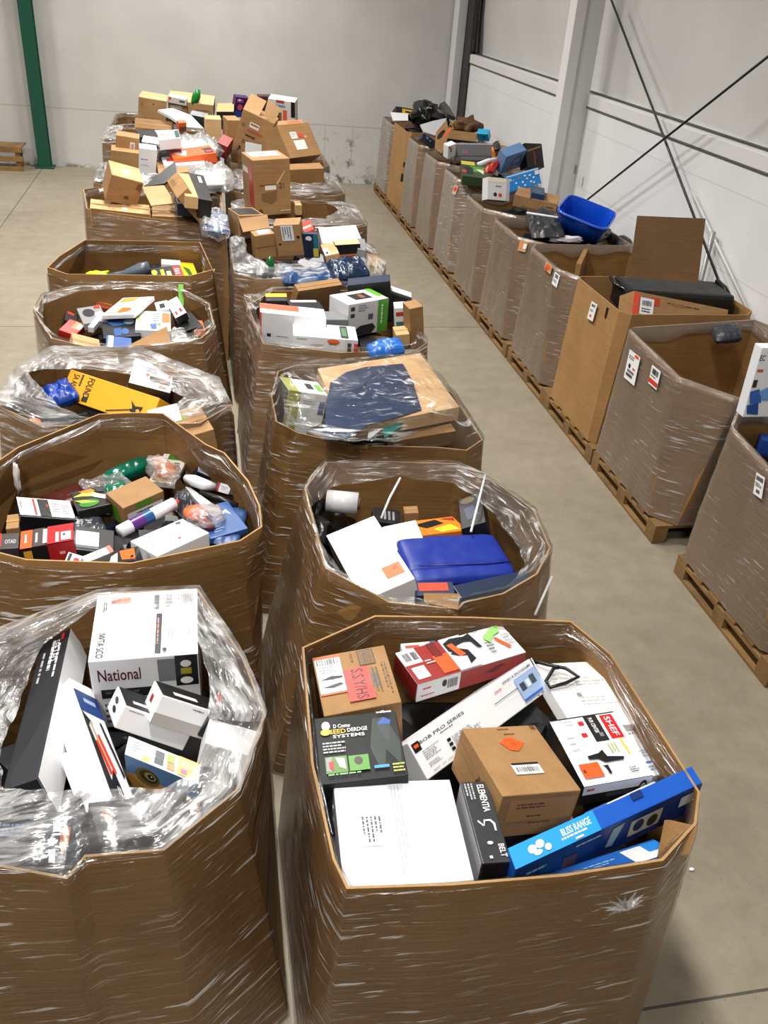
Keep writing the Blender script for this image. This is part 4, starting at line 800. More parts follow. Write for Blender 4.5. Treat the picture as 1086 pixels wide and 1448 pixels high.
lump('bubble', '', '', P(288, 730, 1.02), (.1, .08, .04), FILMH, rot=(0, 0, -.6), parent=o, wr=.4)
pillow('dust_bag', 'blue-grey flat bag against the right wall of the second left carton', 'bag', (318, 712), (352, 716), (300, 764), .04, M('#2c4a7c', .4), z=.99, wr=.01)
bx('manual_box', 'white box of small print lying at the front of the second left carton', 'box', (184, 765), (258, 733), (222, 787), .08, '#ececec', z=1.01, adj=.05, pr=[('l', 'T', .1, .1, .36, .3, 3, '#9a9aa2'), ('l', 'T', .35, .3, .85, .75, 7, '#b6b6bc'), ('r', 'T', .55, .68, .6, .74, '#d84030'), ('l', 'T', .1, .55, .3, .7, 2, '#b8b8be'), ('e', 'T', .85, .12, .05, .05, T)])
o = empty('caulk_tube', P(205, 735, .99), 'white caulking tube with a purple and blue label in the second left carton', 'tube'); a, b = P(169, 752, 1.0), P(246, 712, 1.03)
m = MB(); m.tube([a, a.lerp(b, .18), a.lerp(b, .19), a.lerp(b, .6), a.lerp(b, .61), b], .03, M('#e8e8ea', .3), 18); m.build('barrel', o)
m = MB(); m.tube([a.lerp(b, .2), a.lerp(b, .42)], .0306, M('#5a2a7c', .3), 18, False); m.tube([a.lerp(b, .42), a.lerp(b, .58)], .0306, M('#24508c', .3), 18, False); m.build('label_band', o)
m = MB(); m.tube([b, b.lerp(a, -.08)], [.02, .012], M('#e0502a', .4), 12); m.build('cap', o)
bx('cardboard_box', 'small kraft box with green print in the middle of the second left carton', 'box', (149, 697), (206, 673), (174, 719), .12, KR, z=1.04, adj=.05, pr=[('r', 'CD', .08, .35, .95, .85, '#e6e6e2'), ('r', 'CD', .3, .02, .7, .3, '#5a8f2a'), ('l', 'CD', .3, .45, .85, .7, 2, '#3a3a3a'), ('p', 'AC', [(.05, .3), (.6, .25), (.8, .9), (.1, .95)], '#4f8a22')], tape='n')
bx('lure_pack', 'glossy dark pack with green and orange swirls in the second left carton', 'box', (100, 696), (146, 686), (110, 723), .05, '#16180f', z=1.0, adj=.05, pr=[('p', 'T', [(0, .3), (.5, .1), (.9, .5), (.6, .45), (.3, .35)], '#c8c84a'), ('p', 'T', [(.2, .1), (.6, .05), (.7, .2), (.45, .25)], '#e07a20'), ('p', 'T', [(.5, .3), (.95, .5), (.9, .7), (.6, .5)], '#e4e4e0'), ('e', 'T', .4, .75, .3, .18, '#2f7a24'), ('p', 'T', [(0, .5), (.3, .55), (.7, .8), (.2, .7)], '#9aa83a'), ('p', 'T', [(.7, .1), (.95, .1), (.95, .35), (.75, .3)], '#2a2a30')])
pillow('dark_bag', 'dark grey crumpled bag in front of the swirl-printed pack in the second left carton', 'bag', (100, 727), (146, 727), (106, 752), .06, M('#3c3e44', .25), z=.97, wr=.03)
bx('lamp_box', 'white, black and red box lying at the left wall of the second left carton', 'box', (23, 703), (100, 709), (29, 730), .1, '#101012', z=1.02, adj=.06, pr=[('r', 'T', 0, 0, .98, .92, '#e8e8e8'), ('r', 'T', .09, .12, .14, .86, '#c8c8c8'), ('v', 'T', .04, .2, .08, .8, 1, RED), ('r', 'T', .27, .05, .31, .9, '#b81c24'), ('r', 'T', .36, .05, .56, .92, '#141416'), ('r', 'T', .50, .3, .54, .45, RED), ('l', 'T', .6, .2, .75, .75, 4, '#a8a8ae'), ('l', 'T', .78, .25, .92, .8, 4, '#b0b0b4')])
bx('power_tool_box', 'red box with an orange and grey end in the second left carton', 'box', (30, 752), (104, 740), (28, 777), .14, '#121214', z=1.03, adj=.04, pr=[('r', 'T', 0, 0, .22, 1, ORG), ('v', 'T', .08, .25, .15, .8, 1, W), ('r', 'T', .24, 0, .46, 1, '#4a4040'), ('v', 'T', .28, .25, .36, .85, 1, '#d0d0d0'), ('r', 'T', .42, .1, .5, .9, '#d8d0d0'), ('r', 'T', .5, 0, 1, 1, '#b01c22'), ('r', 'T', .66, .4, .72, .95, '#ece4e4'), ('r', 'T', .76, .45, .95, .9, '#e8e8e8'), ('e', 'T', .82, .6, .03, .08, T), ('r', 'CD', .5, 0, 1, 1, '#a81a20'), ('l', 'CD', .7, .3, .8, .5, 1, '#e0b0b0'), ('r', 'CD', .05, .1, .2, .6, '#e0a030')])
bx('grey_box', 'grey box with white lettering at the far left of the second left carton', 'box', (-22, 756), (27, 753), (-24, 778), .12, '#3c3636', z=1.03, adj=.03, pr=[('r', 'T', .3, 0, .5, .9, RED), ('t', 'T', .6, .45, .92, .7, 'OTAD', '#c0c0c0')])
bx('black_pack', 'black pack with a white blank label in the second left carton', 'box', (105, 743), (162, 750), (102, 776), .1, '#0e0e11', z=1.0, adj=.04, stick=[('blank_label', [('r', 'T', .06, .2, .62, .8, '#ececf0'), ('r', 'T', .06, .8, .62, .92, '#5a5a60')])])
bx('boxed_spray', 'white and red striped box at the front wall of the second left carton', 'box', (115, 787), (155, 771), (121, 796), .08, '#e4e4e6', z=1.02, adj=.03, pr=[('r', 'T', .85, 0, 1, 1, '#e04a28'), ('l', 'T', .3, .3, .7, .6, 2, GRY)])
bx('saw_pack', 'orange and black pack at the front wall of the second left carton', 'box', (158, 780), (196, 772), (152, 800), .08, '#151517', z=1.02, adj=.03, pr=[('p', 'T', [(.3, .1), (.85, .1), (1, .9), (.5, .8)], '#ea6420'), ('p', 'T', [(.05, .4), (.25, .2), (.35, .9), (.05, .9)], W), ('e', 'T', .85, .7, .06, .1, K)])
bx('round_blade_pack', 'white triangular pack with a red mark at the front wall of the second left carton', 'box', (97, 780), (117, 786), (90, 797), .06, '#dfdfe2', z=1.02, adj=.03, pr=[('e', 'T', .7, .5, .2, .2, '#c8201c'), ('r', 'T', .1, .1, .3, .9, '#1c1c1e')])
bx('cardboard_box', 'small open kraft box at the left wall of the second left carton', 'box', (10, 728), (28, 726), (8, 748), .1, KR, z=1.0, adj=.03)
lump('torn_paper', '', '', P(24, 676, 1.08), (.012, .02, .09), M('#d8d0cc'), wr=.8, parent=BINS['L2']['o'])
# ================================================================== C2
goods('C2', .84, 'dark jumble of buried packs round the blue tarp carton', n=30)
bx('cardboard_box', 'plain white box with a small orange price sticker leaning in the tarp carton', 'box', (461, 757), (529, 729), (512, 850), .14, '#ececee', z=1.02, adj=.06, stick=[('price_sticker', [('r', 'T', .58, .72, .92, .88, '#e8601c'), ('t', 'T', .76, .75, .86, .8, '642', '#5a2008')])])
pillow('folded_tarp', 'royal blue folded tarp lying in the film-rimmed carton', 'tarp', (556, 757), (700, 749), (582, 820), .075, M('#0b2786', .42), z=1.03, wr=.006, fold=.012, n=40, fq=3, pw=9)
tubes('seam', '', '', [P(592, 800, 1.04), P(640, 799, 1.035), P(690, 797, 1.035), P(722, 794, 1.03)], .003, '#071a66', parent=bpy.data.objects['folded_tarp'])
o = pillow('vacuum_head', 'black crumpled plastic tool at the left wall of the tarp carton', 'tool', (441, 694), (502, 728), (450, 748), .1, M('#08080a', .3), z=.96, wr=.06, fq=4)
o = empty('foil_roll', P(505, 712, .95), 'white plastic roll end at the back left of the tarp carton', 'roll'); a, b = P(462, 708, .98), P(506, 712, .98)
m = MB(); m.tube([a, b], .055, M('#cfcfd2', .3), 20); m.build('roll', o); m = MB(); m.tube([b, b+(b-a).normalized()*.012], .028, M('#5a4a3a', .5), 16); m.build('core', o)
bx('card_sheet', 'grey white card behind the white box in the tarp carton', 'card', (540, 745), (588, 735), (552, 780), .02, '#d0d0d2', z=1.0, adj=.06)
bx('tool_pack', 'orange and yellow tool pack behind the blue tarp', 'box', (571, 738), (640, 730), (590, 758), .05, '#e07a1c', z=.98, adj=.05, pr=[('p', 'T', [(.1, .3), (.6, .1), (.7, .4), (.3, .6)], K), ('p', 'T', [(.4, .7), (.8, .5), (.9, .9), (.5, .95)], '#c8c830'), ('p', 'T', [(.7, .1), (.98, .1), (.95, .3)], '#a02a18')])
bx('printed_pack', 'dark printed pack at the back right wall of the tarp carton', 'box', (647, 706), (680, 696), (652, 748), .12, '#1a1a20', z=1.0, adj=.06, pr=[('e', 'T', .4, .15, .3, .1, '#6a5a3a'), ('p', 'T', [(.2, .4), (.6, .35), (.8, .7), (.3, .8)], '#3a4258')])
bx('cardboard_box', 'small kraft box at the back of the tarp carton', 'box', (570, 716), (590, 715), (572, 726), .08, KR, z=.95, adj=.03)
bx('metal_fitting_pack', 'black ribbed fitting pack behind the white box of the tarp carton', 'box', (527, 716), (566, 722), (527, 736), .05, '#18181a', z=.95, adj=.04, pr=[('r', 'T', .4, .2, .48, .8, '#88888a'), ('r', 'T', .55, .2, .63, .8, '#88888a'), ('r', 'T', .7, .2, .78, .8, '#88888a')])
bx('clear_pack', 'red and navy pack under the front edge of the blue tarp', 'box', (585, 823), (640, 822), (588, 842), .05, '#25324a', z=1.02, adj=.03, pr=[('r', 'T', .1, .1, .85, .7, '#c8442c')])
bx('clear_pack', 'long navy pack at the front right wall of the tarp carton', 'box', (640, 828), (742, 806), (652, 846), .06, '#1a2840', z=1.03, adj=.03)
plate('card_flap', '', '', [(599, 838, 1.08), (650, 840, 1.08), (648, 862, 1.065), (600, 852, 1.065)], .008, KB, z=1.07, parent=BINS['C2']['o'])
for q in (((566, 676, 1.1), (551, 704, 1.06), (539, 733, 1.0)), ((686, 672, 1.1), (676, 712, 1.08), (666, 752, 1.05))):
    tubes('twisted_strap', '', '', [P(*x) for x in q], .006, M('#dcdcdc', .3), parent=BINS['C2']['o'])
a, b = hit('C2', 772, 812), hit('C2', 748, 866)
if a and b: tubes('twisted_strap', '', '', [a+V((.02, -.02, 0)), b+V((.02, -.02, 0))], .006, M('#dcdcdc', .3), parent=BINS['C2']['o'])
# ================================================================== L3
goods('L3', .86, 'dark jumble of packs under the yellow box')
bx('tool_box', 'long yellow box with black print leaning in the third left carton', 'box', (100, 522), (226, 563), (84, 561), .13, '#eaa412', z=1.1, adj=.12, sides={'CD': '#121212', 'AC': '#1a1a1a'},
   pr=[('t', 'T', .06, .1, .13, .9, 'SA ANTI DI', '#2a2420', 90), ('v', 'T', .15, .05, .19, .5, 1, '#3a3020'), ('t', 'T', .23, .08, .30, .75, 'FOUND', '#2a2420', 90), ('r', 'T', .24, .72, .3, .9, '#22201c'), ('p', 'T', [(.52, .92), (.74, .66), (.75, .69), (.53, .95)], '#3a2a10'), ('p', 'T', [(.74, .66), (.78, .6), (.74, .35), (.8, .5), (.88, .45), (.86, .7), (.82, .85), (.78, .72)], '#16140f'), ('e', 'T', .84, .62, .02, .05, '#eaa412')])
bx('tool_box', 'white printed box with a black side beside the yellow box', 'box', (191, 507), (247, 522), (182, 541), .12, '#141416', z=1.1, adj=.1, pr=[('r', 'T', 0, 0, .98, 1, '#e8e8ea'), ('r', 'T', .2, .15, .6, .5, '#c0c0c6'), ('l', 'T', .22, .2, .55, .45, 2, '#8a8a92'), ('r', 'T', .45, .55, .95, .75, '#161618'), ('r', 'T', .7, .58, .85, .72, '#8a5030'), ('l', 'T', .7, .82, .92, .94, 2, '#c03030'), ('r', 'T', .35, .5, .42, .6, ORG), ('r', 'T', .88, .3, .93, .45, ORG), ('r', 'T', .05, .4, .12, .5, '#e8a080')])
pillow('blue_bag', 'crumpled blue bag left of the yellow box', 'bag', (54, 545), (98, 530), (64, 566), .1, M('#0e3a94', .3), z=1.02, wr=.04)
bx('white_box', 'white box under the lower end of the yellow box', 'box', (208, 580), (250, 570), (214, 604), .1, '#dcdcda', z=1.05, adj=.05)
bx('cardboard_box', 'kraft box under hazy film at the right of the third left carton', 'box', (232, 586), (282, 572), (250, 622), .12, KR, z=1.06, adj=.05, pr=[('e', 'T', .3, .35, .2, .16, '#7a8a2c')])
bx('black_pack', 'black pack below the blue bag at the left wall of the third left carton', 'box', (34, 590), (90, 580), (44, 612), .08, '#1a1a1e', z=1.0, adj=.05, pr=[('e', 'T', .2, .4, .14, .25, '#d87a4a')])
bx('black_pack', 'small black pack between the yellow and the white box', 'box', (178, 545), (200, 549), (176, 558), .06, '#0e0e10', z=1.05, adj=.04)
# ================================================================== L4
goods('L4', .84, 'jumble of small packs deep in the round-rimmed carton', n=46, pal=GOODS+['#b8b8ba', '#7a1a18', '#d8d8da', '#1c3a6c'])
bx('picture_frame', 'white framed print with orange patches on top of the round-rimmed carton', 'frame', (174, 421), (218, 419), (143, 446), .03, '#e8e8ea', z=1.04, adj=.06, pr=[('p', 'T', [(.1, .05), (.55, .03), (.5, .25), (.05, .3)], '#c8913a'), ('r', 'T', .1, .36, .45, .55, '#c8c8c8'), ('e', 'T', .5, .75, .25, .14, '#e06a20'), ('r', 'T', .1, .62, .4, .9, '#d8c0a0'), ('r', 'T', .6, .1, .9, .5, '#d8d4cc')])
bx('shoe_pack', 'black and blue printed pack under the white framed print', 'box', (143, 450), (194, 447), (146, 478), .1, '#0d0e14', z=1.0, adj=.06, pr=[('p', 'T', [(.1, .2), (.6, .15), (.8, .4), (.3, .45)], '#1f4a7c'), ('e', 'T', .75, .25, .15, .15, '#b8c0cc'), ('e', 'T', .6, .75, .1, .15, '#2c5a94'), ('p', 'T', [(.3, .6), (.5, .55), (.5, .95), (.3, .95)], '#24508c')])
bx('white_box', 'white box with a lime ring printed on it in the round-rimmed carton', 'box', (193, 439), (241, 441), (191, 466), .1, '#e4e4e6', z=1.03, adj=.06, pr=[('e', 'T', .08, .4, .05, .15, '#a0c848'), ('r', 'T', .75, .1, .98, .6, '#e0682a'), ('l', 'T', .5, .15, .7, .6, 4, T), ('p', 'T', [(.4, .7), (.6, .65), (.6, .95), (.45, .95)], '#2a5ab0'), ('r', 'T', .62, .65, .72, .75, '#4f9a3a')])
bx('tag_card', 'white card with red marks standing at the right of the round-rimmed carton', 'card', (235, 427), (250, 419), (248, 450), .05, '#e8e6e4', z=1.05, adj=.06, sides={'CD': '#101012', 'BD': '#101012'}, pr=[('r', 'T', .2, .7, .35, .9, RED), ('r', 'T', .6, .65, .8, .85, RED), ('r', 'T', .3, .15, .4, .3, '#8a8a8a')])
bx('black_pack', 'black pack below the red-marked card in the round-rimmed carton', 'box', (244, 448), (268, 440), (262, 468), .1, '#0d0d0f', z=1.0, adj=.05)
bx('hardware_pack', 'red and kraft hardware pack at the left of the round-rimmed carton', 'box', (99, 451), (122, 459), (83, 466), .06, '#b02a1c', z=1.0, adj=.06, pr=[('r', 'T', .45, .05, .98, .6, '#a07844'), ('r', 'T', .7, .15, .95, .5, '#e0ddd8')])
bx('paper_pack', 'orange and red wrapper at the back left of the round-rimmed carton', 'box', (137, 417), (164, 424), (136, 432), .05, '#8a3a20', z=.98, adj=.05, pr=[('r', 'T', .05, .1, .5, .35, W), ('r', 'T', .1, .5, .8, .65, '#c8a030')])
bx('photo_pack', 'grey photo-printed pack at the back left of the round-rimmed carton', 'box', (108, 436), (141, 431), (118, 458), .05, '#8a8a8c', z=1.0, adj=.06, pr=[('e', 'T', .4, .4, .25, .25, '#2c2c2e'), ('p', 'T', [(.6, .5), (.9, .4), (.9, .9), (.7, .9)], '#d8d8da'), ('r', 'T', .7, .05, .95, .2, '#b02020')])
bx('black_pack', 'red-tipped black pack at the left wall of the round-rimmed carton', 'box', (94, 438), (112, 446), (92, 452), .08, '#141214', z=1.0, adj=.05, pr=[('r', 'T', .1, .1, .6, .3, '#c02a20')])
bx('white_sleeve', 'white strip pack slanting down from the framed print of the round-rimmed carton', 'box', (142, 441), (150, 442), (124, 462), .04, '#dcdce0', z=1.02, adj=.04)
bx('orange_pack', 'small orange pack at the right wall of the round-rimmed carton', 'box', (270, 452), (286, 453), (274, 466), .05, '#d8682c', z=1.0, adj=.04)
pillow('clear_bag', 'clear crumpled bag at the front right of the round-rimmed carton', 'bag', (238, 462), (262, 460), (242, 480), .06, FILMH, z=1.0, wr=.03)
bx('cardboard_box', 'pale kraft box at the front left of the round-rimmed carton', 'box', (101, 470), (140, 480), (104, 489), .08, KL, z=1.03, adj=.04)
bx('drill_pack', 'blue and white pack at the front of the round-rimmed carton', 'box', (150, 474), (186, 478), (150, 492), .06, '#1f4f94', z=1.02, adj=.04, pr=[('p', 'T', [(.1, 0), (.3, 0), (.25, 1), (.05, 1)], '#dfe4ec')])
plate('card_flap', '', '', [(180, 489, 1.07), (236, 461, 1.10), (242, 486, 1.075)], .008, KB, z=1.07, parent=BINS['L4']['o'])
m = MB(); a, b, c, d = [PY(*q) for q in ((252, 402, 6.56), (259, 402, 6.56), (260, 432, 6.5), (253, 432, 6.5))]; m.hexa([a, b, c, d], [p+V((0, .004, -.003)) for p in (a, b, c, d)], M('#6cc02a', .3), 0); m.build('green_tape', BINS['L4']['o'])
bx('glove_pack', 'white pack with black gloves pictured, back right of the round-rimmed carton', 'box', (218, 428), (236, 424), (222, 440), .04, '#dededc', z=1.02, adj=.04, pr=[('r', 'T', .3, .3, .7, .8, '#2c2c2e')])
# ================================================================== C3
bx('cardboard_box', 'large flat kraft box under film on top of the navy sheet carton', 'box', (449, 521), (594, 499), (488, 606), .08, KL, z=1.2, adj=0, tape='n')
plate('navy_sheet', 'navy blue sheet lying across the large flat kraft box', 'sheet', [(467, 541), (490, 526), (516, 519), (570, 514), (584, 540), (596, 578), (560, 590), (522, 600), (490, 620), (458, 622), (461, 575)], .006, M('#12294c', .3), z=1.212)
bx('printer_box', 'white box with a lime green stripe at the left of the navy sheet carton', 'box', (396, 533), (449, 540), (409, 552), .3, '#dddfdd', z=1.2, adj=.06, pr=[('r', 'T', 0, 0, .25, 1, '#a8a84a'), ('r', 'T', .55, .3, .72, .7, '#2c2c2e'), ('r', 'T', .8, .3, .95, .8, '#7ab83a'), ('r', 'CD', 0, 0, .32, 1, '#a6a636'), ('v', 'CD', .1, .3, .2, .9, 1, '#f0f0e0'), ('r', 'CD', .82, .15, .97, .4, '#3a4a7c'), ('l', 'CD', .4, .15, .75, .3, 3, GRY), ('r', 'CD', .4, .85, .7, .9, '#7ab83a')], sides={'AC': '#4a4a48'})
plate('paper_sheet', 'white sheet of paper under film at the front of the navy sheet carton', 'paper', [(523, 585, 1.2), (542, 584, 1.2), (544, 604, 1.16), (520, 622, 1.14)], .004, '#e8e8ea')
plate('teal_strip', 'teal plastic strip under film at the front of the navy sheet carton', 'strip', [(541, 607, 1.17), (574, 591, 1.18), (566, 604, 1.16), (545, 618, 1.15)], .01, M('#0a6a60', .3))
bx('cardboard_box', 'lower kraft box at the front right of the navy sheet carton', 'box', (546, 606), (634, 592), (556, 624), .1, KR, z=1.1, adj=.04)
goods('C3', .98, 'dark jumble of packs under the navy sheet')
# ================================================================== C4
goods('C4', .95, 'dark jumble of packs between the white retail boxes')
bx('router_box', 'white box with a green side and a pictured router', 'box', (466, 417), (522, 408), (493, 431), .24, '#d6d7d9', z=1.24, adj=.06, pr=[('r', 'T', .30, .25, .72, .75, '#1c1c1e'), ('p', 'T', [(.5, .35), (.6, .35), (.6, .65), (.48, .65)], '#8a5a3a'), ('r', 'T', .86, 0, 1, .7, '#5fae2c'), ('r', 'CD', .06, .1, .16, .22, '#3a3a3e'), ('r', 'CD', .06, .3, .16, .42, '#3a3a3e'), ('l', 'CD', .25, .08, .5, .3, 3, '#8a8a90'), ('r', 'CD', .5, .38, .62, .55, '#4a5a72'), ('p', 'CD', [(.08, .9), (.3, .7), (.62, .68), (.7, .82), (.6, .98), (.1, .98)], '#2a2a2e'), ('r', 'CD', .74, 0, 1, 1, '#4d9a24'), ('v', 'CD', .82, .15, .9, .85, 1, '#d8ecd0')], sides={'BD': '#3f8a1e'})
bx('cardboard_box', 'kraft box at the back of the carton of white retail boxes', 'box', (416, 402), (478, 393), (422, 412), .24, KR, z=1.22, adj=.06, pr=[('l', 'T', .4, .4, .6, .6, 1, '#6b4a28')])
bx('monitor_box', 'black box with a navy top at the back of the carton of white retail boxes', 'box', (492, 394), (551, 388), (491, 404), .3, '#0c0c0f', z=1.25, adj=.05, sides={'T': '#1d2b44'})
bx('torch_pack', 'black pack with a yellow top behind the orange-edged white box', 'box', (375, 415), (405, 415), (376, 425), .12, '#16161a', z=1.16, adj=.04, pr=[('r', 'T', 0, 0, 1, .5, '#d8b020')])
bx('black_pack', 'black pack with a white band behind the orange-edged white box', 'box', (405, 424), (450, 424), (412, 436), .12, '#131316', z=1.15, adj=.04, pr=[('r', 'T', .1, .05, .9, .3, '#dcdcde')])
bx('retail_box', 'white box with orange edges at the left of the carton of white retail boxes', 'box', (367, 428), (458, 437), (368, 441), .22, '#e2e2e4', z=1.22, adj=0, pr=[('r', 'T', 0, .05, .6, .6, '#d85a34'), ('l', 'T', .1, .65, .4, .9, 1, '#e09078'), ('r', 'CD', 0, 0, .02, 1, '#d8543a'), ('r', 'CD', .5, 0, .505, 1, '#b0b0b4'), ('l', 'CD', .55, .3, .75, .45, 1, '#a06a60'), ('r', 'CD', .1, .65, .16, .75, '#2a2a2c'), ('l', 'CD', .25, .7, .45, .76, 1, GRY)], sides={'AC': '#d8543a'})
bx('retail_box', 'long white box with an orange logo patch in front of the router box', 'box', (414, 455), (502, 462), (415, 474), .12, '#e6e6e8', z=1.16, adj=0, pr=[('r', 'T', .74, .05, .86, .95, '#2a3430'), ('r', 'T', .76, .2, .84, .8, '#5a7a5a'), ('l', 'CD', .05, .15, .25, .25, 1, '#5a8a4a'), ('e', 'CD', .62, .2, .1, .14, '#ec6a24'), ('l', 'CD', .55, .28, .75, .42, 2, '#3a2a24'), ('l', 'CD', .28, .4, .5, .55, 2, GRY), ('l', 'CD', .5, .78, .7, .85, 1, '#4a4a4e'), ('r', 'CD', .8, 0, 1, 1, '#d4d4d8'), ('r', 'CD', .84, .2, .9, .8, '#3a3a3e'), ('r', 'CD', .94, .2, 1, .9, '#c83a2c')])
pillow('hose_pack', 'blue and white wrapped pack at the front right of the carton of white retail boxes', 'bag', (516, 480), (566, 472), (522, 496), .1, M('#1f63b8', .3), z=1.12, wr=.015)
bx('cardboard_box', 'upright kraft box at the right edge of the carton of white retail boxes', 'box', (569, 427), (588, 423), (579, 437), .3, KR, z=1.3, adj=.04, tape='n')
bx('retail_box', 'white box with red and teal bands right of the router box', 'box', (556, 427), (572, 426), (558, 436), .2, '#dadadc', z=1.2, adj=.03, pr=[('r', 'CD', .1, .15, .9, .3, '#b03030'), ('r', 'CD', .1, .5, .9, .8, '#4a6a70')])
bx('retail_box', 'white and black flat box behind the upright kraft box', 'box', (552, 404), (582, 414), (552, 414), .14, '#161618', z=1.2, adj=.04, pr=[('r', 'T', .02, .02, .98, .7, '#d8d8dc')])
bx('cardboard_box', 'small kraft box below the green side of the router box', 'box', (555, 462), (574, 460), (560, 474), .08, KL, z=1.12, adj=.03)
bx('clear_pack', 'grey and red pack left of the router box', 'box', (458, 440), (490, 440), (460, 452), .14, '#77777a', z=1.15, adj=.03, pr=[('r', 'CD', .05, .3, .25, .7, '#a03030')])
# ================================================================== L5
goods('L5', .66, 'dark jumble low in the bare square-cornered carton', n=20, pal=['#0c0c0e', '#1c1c1e', '#151518'])
pillow('tool_bag', 'black tool bag with lime and red labels in the bare square-cornered carton', 'bag', (200, 372), (252, 365), (214, 404), .14, M('#111113', .4), z=.98, wr=.02)
bx('label_card', 'red and lime printed card on the black tool bag', 'card', (212, 380), (254, 374), (218, 398), .02, '#17171a', z=1.04, adj=.05, pr=[('e', 'T', .1, .35, .09, .2, '#b4d838'), ('r', 'T', .3, .2, .42, .95, '#a8c83a'), ('r', 'T', .48, .4, .62, .9, '#c8d898'), ('r', 'T', .72, .1, .98, .95, '#cc2a20'), ('l', 'T', .76, .3, .94, .8, 3, W), ('r', 'T', .1, .8, .5, .98, '#b4d838')])
bx('cleaning_pack', 'yellow pack with green leaves in the bare square-cornered carton', 'box', (244, 369), (273, 372), (255, 402), .08, '#e6cc14', z=1.0, adj=.06, pr=[('p', 'T', [(.4, .2), (.7, .3), (.8, .8), (.6, .7)], '#2f5a1c'), ('p', 'T', [(.5, .6), (.7, .7), (.6, .95)], W), ('r', 'T', 0, .3, .2, .9, '#c83020')])
tubes('trimmer_shaft', 'blue-grey tapering tool lying across the bare square-cornered carton', 'tool', [P(152, 390, .98), P(175, 388, .99), P(200, 382, 1.02), P(212, 378, 1.04)], [.018, .03, .06, .05], M('#46525c', .35))
lump('yellow_clamp', 'yellow clamp at the left of the bare square-cornered carton', 'clamp', P(138, 389, .98), (.09, .035, .03), M('#e4d014', .35), rot=(0, 0, -.1), wr=.5)
tubes('yellow_strap', 'thin yellow strap running from the yellow clamp in the bare square-cornered carton', 'strap', [P(122, 387, .98), P(140, 386, .99), P(154, 384, 1.0)], .01, '#e4d014')
bx('white_box', 'small white box end showing above the black tool bag', 'box', (228, 366), (255, 368), (228, 373), .05, '#dcdcda', z=1.02, adj=.03)
# ================================================================== L6
goods('L6', 1.12, 'dark jumble of packs under the heaped kraft boxes')
bx('cardboard_box', 'tall kraft box tilted at the back left of the kraft heap', 'box', (158, 247), (203, 259), (148.5, 283), .34, KR, y=8.55, sides={'AB': KL}, pr=[('p', 'T', [(.85, .1), (.98, .05), (.98, .4), (.8, .3)], '#6a4a26'), ('e', 'T', .6, .7, .08, .07, '#5a3c1c')], stick=[('white_label', [('r', 'AB', .36, .3, .6, .62, '#e8e0d4')])], tape='n')  # paler card on top paints in the light from above
bx('cardboard_box', 'long low kraft box at the front left of the kraft heap', 'box', (128, 281), (211, 290), (127, 294), .16, KL, z=1.235, adj=0, pr=[('l', 'T', .08, .5, .25, .7, 1, '#5a4020'), ('r', 'T', .54, .6, .62, .85, '#ece8e0'), ('e', 'T', .64, .3, .04, .1, '#7a5a34'), ('v', 'T', .3, .1, .5, .9, 3, '#b89468')], sides={'CD': KB})  # lit top and shaded front put into two card colours
bx('cardboard_box', 'long low kraft box with light tape marks at the front right of the kraft heap', 'box', (215, 289), (285, 292), (215, 305), .16, KL, z=1.235, adj=0, pr=[('l', 'T', .18, .08, .32, .16, 1, '#5a4020'), ('l', 'T', .4, .15, .55, .22, 1, '#7a5a34'), ('r', 'T', .6, .75, .95, .92, '#f0ece4')], sides={'CD': KB})  # front in darker board, its shade painted against the lit pale top
plate('cardboard_flap', 'raised lid flap of kraft card standing behind the front right box of the kraft heap', 'flap', [(201, 265, 1.44), (232, 261, 1.46), (248, 288, 1.33), (214, 290, 1.33)], .01, KL)
bx('cardboard_box', 'black and kraft printed box lying on its edge in the middle of the kraft heap', 'box', (236, 256), (250, 243), (250, 280), .3, KR, z=1.46, adj=.1, sides={'AC': '#141416'}, tape='n', pr=[('v', 'T', .15, .1, .5, .6, 4, '#7a5830')])
plate('printed_board', 'black printed board leaning at the centre of the kraft heap', 'board', [(203, 263, 1.42), (248, 228, 1.58), (250, 243, 1.52), (233, 260, 1.44)], .02, '#131315')
bx('cardboard_box', 'kraft box with a handle cut-out at the right of the kraft heap', 'box', (250, 244), (267, 246), (262, 277), .1, KL, z=1.5, adj=.1, tape='n')
bx('black_pack', 'black bag-like pack behind the kraft heap on the right', 'box', (266, 244), (288, 248), (276, 280), .16, '#0e0e10', z=1.46, adj=.1, pr=[('r', 'T', .55, .1, .75, .35, '#d8d8da')])
bx('navy_pack', 'navy and white pack at the right end of the kraft heap', 'box', (246, 279), (273, 278), (250, 289), .1, '#1d2c48', z=1.38, adj=.05, pr=[('r', 'T', .05, .1, .4, .9, '#e2e2e6'), ('r', 'T', .12, .2, .2, .8, '#1a1a1c')])
pillow('clear_bag', 'clear plastic bag bulging over the right end of the kraft heap', 'bag', (278, 286), (318, 292), (286, 312), .16, FILMH, z=1.32, wr=.05)
pillow('blue_bag', 'blue bag showing through the film at the right side of the kraft heap carton', 'bag', (287, 296), (320, 300), (290, 316), .12, M('#2a5a94', .3), z=1.27, wr=.03)
